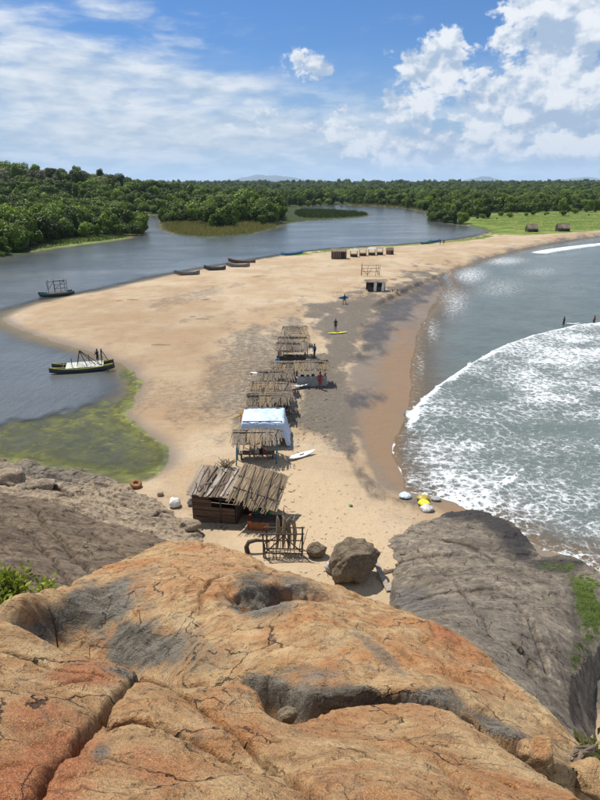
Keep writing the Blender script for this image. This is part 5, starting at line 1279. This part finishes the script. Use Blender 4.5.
for k, (px, py) in enumerate(((193, 317), (203, 319), (120, 301), (133, 300), (256, 277), (262, 276), (161, 345), (205, 300))):
    b = on_ground(px, py); s_ = rg.uniform(.5, 1.3) if py < 400 else rg.uniform(.25, .5); a = rg.uniform(-.4, .4)
    o = MB().tube([(-s_, 0, .02), (0, rg.uniform(-.2, .2), .10), (s_, s_ * a, .03)], [.02, .035, .012], 6).build('drift_stick', WOOD_D); o.location = b; tag(o, 'dark stick of driftwood lying on the open sand', 'driftwood', 'driftwood sticks on the sand')

# ------------------------------------------------------------------ boards
def surfboard_mb(L_=2.2, w=.54, t=.07):
    mb = MB(); rings = []
    for i in range(15):
        u = i / 14; hw = w / 2 * max(.02, (math.sin(math.pi * u ** .85)) ** .62); th = t * max(.15, math.sin(math.pi * u) ** .4); rk = .10 * (2 * u - 1) ** 2 + (.06 if u > .9 else 0) * (u - .9) * 10
        x = (u - .5) * L_; rings.append([(x, math.cos(a) * hw, rk + math.sin(a) * th / 2) for a in [k / 10 * 6.283 for k in range(10)]])
    return mb.loft(rings)
def surfboard(px0, py0, px1, py1, mat, label, lift=.06, roll=.0):
    a, b_ = on_ground(px0, py0), on_ground(px1, py1); d = b_ - a
    e = empty('surfboard', ((a + b_) / 2 + Vector((0, 0, lift)))); e.rotation_euler = (roll, 0, math.atan2(d.y, d.x))
    surfboard_mb(max(2.0, min(d.length, 2.9))).build('deck', mat, e, smooth=True)
    mb = MB(); mb.add([(-.95, -.004, -.02), (-.78, -.004, -.02), (-.92, -.004, -.2), (-.95, .004, -.02), (-.78, .004, -.02), (-.92, .004, -.2)], [(0, 1, 2), (5, 4, 3), (0, 3, 4, 1), (1, 4, 5, 2), (2, 5, 3, 0)])
    mb.build('fin', DARKC, e)
    MB().box((.0, 0, .06), (.4, .06, .012)).build('stringer', DARKC, e)
    return tag(e, label, 'surfboard')
surfboard(288, 461, 315, 453, WHITE, 'white surfboard on dark sand right of the tarp shelter', .18, .25)
surfboard(290, 389.5, 309, 387.5, WHITE, 'white surfboard lying beside the sheds at the foot of the red clothed person', .3)
surfboard(327, 334, 348, 333, YELLOW, 'bright yellow surfboard lying on the sand', .1)
surfboard(252, 392.5, 270, 391, WHITE, 'white board lying on the roof line of the second shed', 1.95)

# ------------------------------------------------------------------ people
def capsule(mb, a, b, r0, r1):
    a = Vector(a); b = Vector(b); d = (b - a).normalized() if (b - a).length > 1e-5 else Vector((0, 0, 1))
    pts = [a - d * r0 * .98, a - d * r0 * .7, a, b, b + d * r1 * .7, b + d * r1 * .98]
    mb.tube(pts, [r0 * .2, r0 * .72, r0, r1, r1 * .72, r1 * .2], 10)
def figure(loc, rz, top, bottom, label, pose='stand', scale=1.0, hold=None):
    """one continuous body: tapered limbs fused by a voxel remesh, coloured by the limb each face belongs to"""
    S = {}
    lf, rf_ = {'stand': ((.10, .0), (-.10, .02)), 'walk': ((.09, .24), (-.09, -.26)), 'wade': ((.11, .12), (-.11, -.12))}[pose]
    hip = .93; caps = []
    for s_, (fx, fy) in ((1, lf), (-1, rf_)):
        h = (s_ * .09, 0, hip); k = (s_ * .10 + (fx - s_ * .1) * .3, fy * .55 + (.03 if fy > 0 else .0), .50); an = (fx, fy, .09)
        caps += [(h, k, .088, .06, 1), (k, an, .058, .038, 0), ((fx, fy - .04, .04), (fx, fy + .15, .03), .042, .03, 0)]
    caps += [((0, 0, .92), (0, 0, 1.08), .135, .13, 1), ((0, 0, 1.08), (0, .0, 1.36), .13, .155, 2), ((-.12, 0, 1.38), (.12, 0, 1.38), .085, .085, 2), ((0, 0, 1.42), (0, .01, 1.52), .055, .05, 0),
             ((0, .015, 1.58), (0, .02, 1.64), .078, .088, 0), ((0, -.012, 1.60), (0, -.005, 1.68), .086, .085, 3), ((0, .095, 1.60), (0, .118, 1.59), .016, .014, 0),
             ((-.085, .01, 1.60), (-.092, .01, 1.62), .018, .018, 0), ((.085, .01, 1.60), (.092, .01, 1.62), .018, .018, 0)]
    arms = {'stand': (((.21, 0, 1.36), (.27, -.02, 1.10), (.26, .10, .87)), ((-.21, 0, 1.36), (-.27, -.02, 1.10), (-.26, .08, .87))),
            'carry': (((.21, 0, 1.36), (.27, -.03, 1.10), (.32, .16, .98)), ((-.21, 0, 1.36), (-.27, -.02, 1.10), (-.26, .08, .87))),
            'pole': (((.21, 0, 1.36), (.30, .12, 1.18), (.22, .32, 1.28)), ((-.21, 0, 1.36), (-.28, .10, 1.14), (-.12, .32, 1.05)))}[hold or 'stand']
    for (s0, el_, wr) in arms:
        caps += [(s0, el_, .055, .042, 2), (el_, wr, .042, .030, 0)]
        d = (Vector(wr) - Vector(el_)).normalized(); side = Vector((1 if s0[0] > 0 else -1, 0, 0)); w = Vector(wr)
        acr = d.cross(side).normalized(); pc = w + d * .05
        caps.append((w, w + d * .08, .032, .036, 0))
        for q, fl in zip((-.033, -.011, .011, .033), (.06, .075, .07, .055)):
            f0 = w + d * .09 + acr * q; f1 = f0 + d * fl * .55 - side * .012; f2 = f1 + d * fl * .45 - side * .03
            caps += [(f0, f1, .0105, .0105, 0), (f1, f2, .0105, .009, 0)]
        t0 = w + d * .03 + acr * .03; caps.append((t0, t0 + d * .05 + acr * .035, .013, .010, 0))
    mb = MB()
    for a, b_, r0, r1, _ in caps: capsule(mb, a, b_, r0, r1)
    me = bpy.data.meshes.new('person_src'); me.from_pydata([tuple(v) for v in mb.v], [], mb.f); me.update()
    tmp = bpy.data.objects.new('tmp', me); COL.objects.link(tmp)
    rm = tmp.modifiers.new('r', 'REMESH'); rm.mode = 'VOXEL'; rm.voxel_size = .0125; rm.use_smooth_shade = True
    sm = tmp.modifiers.new('s', 'SMOOTH'); sm.factor = .4; sm.iterations = 2
    dc = tmp.modifiers.new('d', 'DECIMATE'); dc.ratio = .35
    dg = bpy.context.evaluated_depsgraph_get(); nm = bpy.data.meshes.new_from_object(tmp.evaluated_get(dg)); bpy.data.objects.remove(tmp); bpy.data.meshes.remove(me)
    nm.name = 'person'; nm.materials.clear()
    for m_ in (SKIN, bottom, top, HAIR): nm.materials.append(m_)
    n = len(nm.polygons); cen = np.empty(n * 3); nm.polygons.foreach_get('center', cen); cen = cen.reshape(-1, 3)
    best = np.full(n, 9.); mi = np.zeros(n, int)
    for a, b_, r0, r1, t_ in caps:
        a = np.array(a); b_ = np.array(b_); ab = b_ - a; u = np.clip(((cen - a) @ ab) / max(ab @ ab, 1e-9), 0, 1); dd = np.linalg.norm(cen - a - u[:, None] * ab, axis=1) - (r0 + (r1 - r0) * u)
        w = dd < best; best = np.where(w, dd, best); mi = np.where(w, t_, mi)
    nm.polygons.foreach_set('material_index', mi.astype(np.int32)); nm.polygons.foreach_set('use_smooth', np.ones(n, bool))
    o = link(bpy.data.objects.new('person', nm)); o.location = loc; o.rotation_euler = (0, 0, rz); o.scale = (scale,) * 3
    return tag(o, label, 'person')
def held_board(parent_loc, rz, mat, label):
    e = empty('surfboard', parent_loc); c, s_ = math.cos(rz), math.sin(rz)
    e.location = Vector(parent_loc) + Vector((c * .40 - s_ * .05, s_ * .40 + c * .05, 1.0)); e.rotation_euler = (R(90), 0, rz + R(90))
    surfboard_mb(1.9, .52).build('deck', mat, e, smooth=True); MB().box((0, 0, .06), (.3, .05, .012)).build('stringer', DARKC, e)
    return tag(e, label, 'surfboard')
g_ = lambda px, py: on_ground(px, py)
figure(g_(335.5, 331), 2.6, DARKC, DARKC, 'person in dark clothes standing behind the yellow surfboard')
p_ = g_(344.5, 304); figure(p_, 1.9, DARKC, DARKC, 'person in dark clothes walking with a blue surfboard under the arm', 'walk', hold='carry'); held_board(p_, 1.9, BLUE, 'blue surfboard carried under the arm of a walking person')
figure(g_(320, 389), -.5, REDC, REDC, 'person in red clothes standing at the grey sheet counter', scale=1.05)
figure(g_(314.5, 358), 2.2, BLUEC, DARKC, 'person in blue standing right of the far thatched sheds')
figure(g_(277.5, 371), .6, BLUE, BLUEC, 'person in bright blue left of the dark shaded shed')
figure(g_(307.5, 346), 3.0, DARKC, DARKC, 'person in black beside the farthest thatched shed')
figure(g_(440, 245), .3, DARKC, BLUEC, 'left one of two people walking on the far spit', 'walk'); figure(g_(443.5, 245), .3, REDC, DARKC, 'right one of two people walking on the far spit', 'walk')
w1 = G(563.5, 325, .0); figure((w1.x, w1.y, -.45), 1.2, DARKC, DARKC, 'person wading in the sea beside a white board', 'wade')
w2 = G(593.5, 325, .0); figure((w2.x, w2.y, -.38), .6, REDC, DARKC, 'person in a red top wading at the right edge', 'wade', 1.05)
e = empty('surfboard', (w1.x + 1.5, w1.y + .2, .16)); surfboard_mb(2.1).build('deck', WHITE, e, smooth=True); MB().box((0, 0, .06), (.3, .05, .012)).build('stringer', DARKC, e); tag(e, 'white board floating beside the wading person', 'surfboard')

# ------------------------------------------------------------------ boats
def hull_mb(L_, W, H, rise=.75, fl=.35, n=19, t=.04, sharp=2.0):
    mb = MB(); rings = []
    for i in range(n):
        u = i / (n - 1); c = 2 * u - 1; hw = W / 2 * max(.035, 1 - abs(c) ** sharp); z1 = H * (1 + rise * abs(c) ** 2.6); z0 = H * .55 * abs(c) ** 4
        x = c * L_ / 2; ring = []
        for k in range(9): q = k / 8 * math.pi; ring.append((x, -math.cos(q) * hw * (1 - .15 * math.sin(q)), z1 - (z1 - z0) * math.sin(q) ** .75))
        for k in range(8, -1, -1): q = k / 8 * math.pi; ring.append((x, -math.cos(q) * max(hw - t, .01) * (1 - .15 * math.sin(q)), z1 - (z1 - z0 - t) * math.sin(q) ** .75 * .98))
        rings.append(ring)
    return mb.loft(rings)
def canoe(px0, py0, px1, py1, W, H, mat, label, on='sand', group='boats drawn up on the river beach', rim=None, outrigger=True, lift=0):
    f_ = (lambda a, b: on_ground(a, b)) if on == 'sand' else (lambda a, b: G(a, b, 0))
    a, b_ = f_(px0, py0), f_(px1, py1); d = b_ - a; L_ = min(max(d.length, 3.5), 9.0)
    e = empty('wooden_boat', (a + b_) / 2 + Vector((0, 0, -.08 + lift))); e.rotation_euler = (.0, 0, math.atan2(d.y, d.x))
    hull_mb(L_, W, H).build('hull', mat, e, smooth=True)
    for s_ in (-1, 1):
        pts = []
        for i in range(11): c = -.94 + 1.88 * i / 10; pts.append((c * L_ / 2, s_ * W / 2 * (1 - abs(c) ** 2) * 1.0, H * (1 + .45 * abs(c) ** 2.6) + .02))
        MB().tube(pts, .035, 5).build('gunwale', rim or WOOD_D, e)
    for c in (-.45, 0, .45): part_box(e, 'thwart', (c * L_ / 2, 0, H * .82), (.22, W * (1 - c * c) * .92, .04), WOOD)
    if outrigger:
        for c in (-.25, .25): MB().tube([(c * L_ / 2, -W * .3, H), (c * L_ / 2, W * 1.3, H + .12), (c * L_ / 2, W * 2.1, .22)], .035, 5).build('outrigger_arm', WOOD, e)
        MB().tube([(-L_ * .32, W * 2.1, .2), (0, W * 2.1, .12), (L_ * .32, W * 2.1, .22)], [.05, .10, .05], 6).build('float_log', WOOD, e)
    return tag(e, label, 'boat', group)
canoe(174, 275.5, 200, 274.5, 1.3, .75, HULLG, 'grey white dinghy, nearest of the boats on the river beach', outrigger=False)
canoe(204, 270.5, 226, 270, 1.2, .8, HULLB, 'dark boat second from the left on the river beach', outrigger=False)
canoe(226, 267, 250, 267, 1.2, .75, HULLG, 'pale boat with brown trim third from the left on the river beach', rim=HULLR, outrigger=False)
canoe(226, 263.5, 258, 263, 1.1, .8, HULLR, 'long reddish brown canoe behind the pale boat on the river beach')
canoe(281, 256, 303, 253.5, 1.2, .7, BLUE, 'pale blue arched boat on the green strip of the spit', rim=WHITE, outrigger=False)
canoe(420, 244.5, 432, 243, 1.2, .7, TEAL, 'teal boat on the far spit left of the walking pair', rim=WHITE, outrigger=False, group='boats on the far spit')
canoe(429, 243, 440, 242, 1.2, .7, BLUE, 'blue boat just beside the walking pair on the far spit', outrigger=False, group='boats on the far spit')

def catamaran(px0, py0, px1, py1, hmat, stripe, deckmat, label, frame, man=None, Wd=1.9):
    a, b_ = G(px0, py0, 0), G(px1, py1, 0); d = b_ - a; L_ = d.length
    e = empty('double_hull_boat', (a + b_) / 2 + Vector((0, .8, -.10))); rz = math.atan2(d.y, d.x); e.rotation_euler = (0, 0, rz)
    for s_ in (-1, 1):
        h = hull_mb(L_ if s_ < 0 else L_ * .97, .85, .55, .5).build('hull', hmat, e, smooth=True); h.location = (0, s_ * Wd / 2, 0)
        for q in (-1, 1):
            pts = [((-.95 + 1.9 * i / 12) * L_ / 2, q * .425 * (1 - abs(-.95 + 1.9 * i / 12) ** 2), .55 * (1 + .5 * abs(-.95 + 1.9 * i / 12) ** 2.6) + .02) for i in range(13)]
            MB().tube(pts, .05, 6).build('gunwale', stripe, h)
    for i in range(9):
        part_box(e, 'deck_board', (-L_ * .22 + i * L_ * .58 / 9, 0, .66 + .004 * (i % 2)), (L_ * .062, Wd + .5, .04), deckmat)
    for x in (-.3, .0, .3): MB().tube([(x * L_, -Wd / 2 - .3, .6), (x * L_, Wd / 2 + .3, .6)], .05, 6).build('cross_beam', WOOD_D, e)
    for pts in frame: MB().tube([(x * L_, y, z) for x, y, z in pts], .045, 6).build('pole', WOOD_D, e)
    return tag(e, label, 'boat'), e, rz
fr = [[(-.08, -.6, .6), (-.02, -.2, 2.4)], [(-.08, .6, .6), (-.02, .2, 2.3)], [(-.02, -.2, 2.35), (.22, -.7, .65)], [(-.02, .2, 2.3), (.22, .7, .65)], [(-.02, -.2, 2.35), (.08, -.8, .65)], [(-.02, -.3, 2.2), (-.02, .3, 2.2)],
      [(-.15, -.8, .6), (-.15, -.8, 1.7)], [(.30, -.75, .6), (.31, -.7, 2.5)], [(.31, -.7, 2.5), (.44, -.5, .7)], [(.31, .6, .6), (.31, .6, 2.3)], [(.31, -.7, 2.3), (.31, .6, 2.25)], [(.1, .8, .6), (.1, .8, 1.6)]]
o, e, rz = catamaran(47.5, 374, 113, 369, HULLB, HULLY, plain('faded_deck', (.52, .52, .46), (.36, .36, .31), 3), 'double hulled boat with pale deck and poles on the river near the algae', fr)
m4 = Matrix.Translation(e.location) @ Matrix.Rotation(rz, 4, 'Z'); L0 = (G(113, 369, 0) - G(47.5, 374, 0)).length
figure(m4 @ Vector((.245 * L0, -.1, .69)), 1.0 + rz, DARKC, DARKC, 'boatman in dark clothes standing on the double hulled boat', hold='pole')
fr = [[(x, y, .6), (x + dx, y, 3.0)] for x, y, dx in ((-.22, -.8, -.04), (-.06, -.8, .0), (.12, -.8, 0), (.30, -.8, .0), (-.2, .8, .02), (.0, .8, -.02), (.28, .8, 0))] + [[(-.06, -.8, 2.2), (.30, -.8, 2.3)], [(-.06, -.8, 1.5), (.30, -.8, 1.5)], [(-.06, -.8, 2.9), (.3, -.8, 2.9)], [(-.2, .8, 2.6), (.28, .8, 2.6)], [(-.22, -.8, 1.4), (-.06, -.8, 2.8)], [(.0, .8, 1.2), (.28, .8, 2.6)]]
catamaran(37, 297.5, 72.5, 294.5, HULLB, TEAL, WOOD_D, 'dark double hulled raft with a tall pole frame at the tip of the spit', fr)

# ------------------------------------------------------------------ far stalls
def box_hut(px, py, w, dp, h, label, roofm=THATCH_G, wall=PLANK, yaw=0.0, seed=1, gable=.5):
    b = on_ground(px, py); rg = random.Random(seed); e = empty('palm_hut', (b.x, b.y + dp / 2, hgt(b.x, b.y + dp / 2)), yaw)
    for sx in (-1, 1):
        for sy in (-1, 1): post(e, sx * w / 2, sy * dp / 2, h, .07)
    nb = 7
    for i in range(nb): part_box(e, 'board', (-w / 2 + (i + .5) * w / nb, -dp / 2 - .02 - .01 * (i % 2), h * .5), (w / nb * .96, .04, h * .98), wall)
    for i in range(5): part_box(e, 'board', (-w / 2 - .02, -dp / 2 + (i + .5) * dp / 5, h * .5), (.04, dp / 5 * .96, h * .98), wall)
    for i in range(5): part_box(e, 'board', (w / 2 + .02, -dp / 2 + (i + .5) * dp / 5, h * .5), (.04, dp / 5 * .96, h * .98), wall)
    part_box(e, 'door_shade_panel', (w * .28, -dp / 2 - .05, h * .42), (w * .22, .03, h * .8), DARKC)  # dark panel on the boards, shade of an open doorway put into colour
    sl = math.atan2(gable, dp / 2); L_ = math.hypot(gable, dp / 2) + .25
    for f in (-1, 1):
        for i in range(3): panel(e, (-w / 2 + (i + .5) * w / 3, 0, h + gable + .02 * i), w / 3 * 1.1, L_, sl, f, rg.randrange(4), roofm)
    return tag(e, label, 'hut')
box_hut(339, 259, 3.9, 2.6, 2.1, 'dark brown palm board hut on the far end of the spit', seed=3, wall=plain('red_brown_board', (.13, .07, .05), scale=4, vary=.3))
for i, (px, py, w) in enumerate(((354, 257, 2.2), (363, 256, 2.2), (372, 255.5, 2.2), (380, 255, 2.0))):
    b = on_ground(px, py); e = empty('market_stall', (b.x, b.y + .8, b.z)); 
    for sx in (-1, 1):
        for sy in (-1, 1): post(e, sx * w * .42, sy * .7, 1.75, .05, mat=WOOD_D)
    rows_ = [[(-w / 2 + w * j / 6, -.95 + 1.9 * k / 4, 1.75 + .35 * (1 - abs(k / 2 - 1)) + .03 * math.sin(j * 2)) for j in range(7)] for k in range(5)]
    MB().sheet(rows_, .03).build('canopy', PLANK_G if i % 2 else SHEET, e); part_box(e, 'table', (0, 0, .75), (w * .8, .8, .06), WOOD_D); part_box(e, 'front_board', (0, -.6, .35), (w * .8, .04, .7), WOOD_D)
    tag(e, ('leftmost', 'second from left', 'third from left', 'rightmost')[i] + ' of four small pale roofed stalls beside the dark brown hut', 'stall', 'small stalls on the far spit')
box_hut(390, 254.5, 1.9, 1.5, 1.3, 'low reddish stall at the right end of the small stalls', seed=6, wall=PINK and plain('rust_board', (.24, .10, .06), scale=4))
box_hut(533, 232, 4.2, 3.6, 1.5, 'grey roofed hut on the grass at far right, left of two', seed=7, gable=1.5, roofm=THATCH_G, wall=WOOD_D)
box_hut(564, 231.5, 4.8, 3.6, 1.5, 'grey roofed hut on the grass at far right, right of two', seed=8, gable=1.5, roofm=THATCH_G, wall=WOOD_D)
def white_stall():
    b = on_ground(376, 291.5); w, dp = 3.6, 2.0; e = empty('beach_stall', (b.x, b.y + dp / 2, b.z), R(4)); rg = random.Random(5)
    for x in (-1.6, -.35, .35, 1.6):
        for sy in (-1, 1): post(e, x, sy * .85, 1.75, .05, mat=WOOD_D)
    for x, ww in ((-.25, .55), (1.25, .55)): part_box(e, 'white_panel', (x, -.93, .85), (ww, .05, 1.65), WHITE, (0, .08, 0))
    part_box(e, 'side_panel', (1.68, 0, .8), (.05, 1.7, 1.5), WHITE)
    for x, ww in ((-1.1, 1.1), (.5, .85)): part_box(e, 'counter_board', (x, -.95, .42), (ww, .05, .8), WOOD_D)
    part_box(e, 'back_board', (0, .9, .8), (3.3, .04, 1.5), WOOD_D)
    for i in range(4):
        for f in (-1, 1): panel(e, (-1.5 + i * 1.0, 0, 2.0 + .03 * (i % 2)), 1.08, 1.25, R(14), f, i, THATCH_G)
    tag(e, 'white panelled beach stall with palm roof near the wet sand', 'stall')
    b = on_ground(371, 276); f = empty('pole_frame', (b.x, b.y, b.z), R(3))
    for x, y, h in ((-2.1, 0, 2.9), (-.8, .1, 2.4), (1.0, .0, 2.6), (1.8, .1, 2.5), (-2, 1.4, 2.4), (1.7, 1.4, 2.4)): post(f, x, y, h, .05, (rg.uniform(-.2, .2), 0), WOOD)
    for a, b_ in (((-2.2, 0, 1.7), (1.9, .1, 1.6)), ((-2.2, 0, 1.0), (1.9, 0, .9)), ((-2.1, 1.4, 2.2), (1.8, 1.4, 2.2)), ((-.8, .1, .3), (-2.0, 0, 1.6)), ((1.8, 0, .3), (1.0, 0, 1.6)), ((-.8, 0, .2), (.1, 0, 1.6))): MB().tube([a, b_], .05, 6).build('rail', WOOD, f)
    tag(f, 'bare frame of thin poles behind the white panelled stall', 'frame')
    b = on_ground(395, 292); o = empty('low_bench', (b.x, b.y, b.z), .1); part_box(o, 'seat', (0, 0, .45), (1.3, .4, .06), PLANK)
    for x in (-.5, .5): part_box(o, 'leg', (x, 0, .21), (.08, .35, .42), WOOD_D)
    tag(o, 'low wooden bench right of the white panelled stall', 'bench')
white_stall()

# ------------------------------------------------------------------ far hills and the air between
def hill(name, px0, px1, top_py, d, label, seed):
    n = 90; xs = np.linspace(px0, px1, n); V = []; f = d / (math.cos(TH))
    X0 = P(px0, 184, d).x; X1 = P(px1, 184, d).x; H = (184 - top_py) / F * d * 1.12 + CAM_Z
    nr = 24; x = np.linspace(X0, X1, n); y = np.linspace(d, d + (X1 - X0) * .45, nr); X, Y = np.meshgrid(x, y)
    u = (X - X0) / (X1 - X0); v = (Y - d) / (Y.max() - d)
    Z = H * np.sin(u * math.pi) ** .8 * np.sin(np.clip(v * 1.2, 0, 1) * math.pi) ** .7 * (.55 + .9 * fbm(u * 4 + seed, v * 3, 4, seed)) - 4
    o = np_mesh(name, np.stack([X, Y, Z], -1).reshape(-1, 3), grid_faces(nr, n), plain('hill_' + str(seed), (.05, .075, .03), scale=.002, bump=2.0))
    return tag(o, label, kind='structure')
hill('hills', 225, 320, 176, 24000, 'long blue ridge on the horizon left of centre', 3)
hill('hills', 455, 520, 179, 23500, 'small blue hill on the horizon right of centre', 8)
hill('hills', 545, 640, 178.5, 25000, 'blue hills on the horizon at the right edge', 12)

# ------------------------------------------------------------------ haze: the air of the whole place
m = bpy.data.materials.new('haze'); m.use_nodes = True; m.node_tree.nodes.clear(); t = NT(m.node_tree)
pv = t.node('ShaderNodeVolumePrincipled'); pv.inputs['Color'].default_value = (.62, .80, 1.0, 1); pv.inputs['Density'].default_value = 4.5e-5; pv.inputs['Anisotropy'].default_value = .0
ou = t.node('ShaderNodeOutputMaterial'); t.L.new(pv.outputs[0], ou.inputs['Volume'])
hz_o = MB().box((0, 25500, 395), (110000, 52000, 820)).build('haze', m)
tag(hz_o, 'thin pale sea haze over the whole bay', kind='stuff')
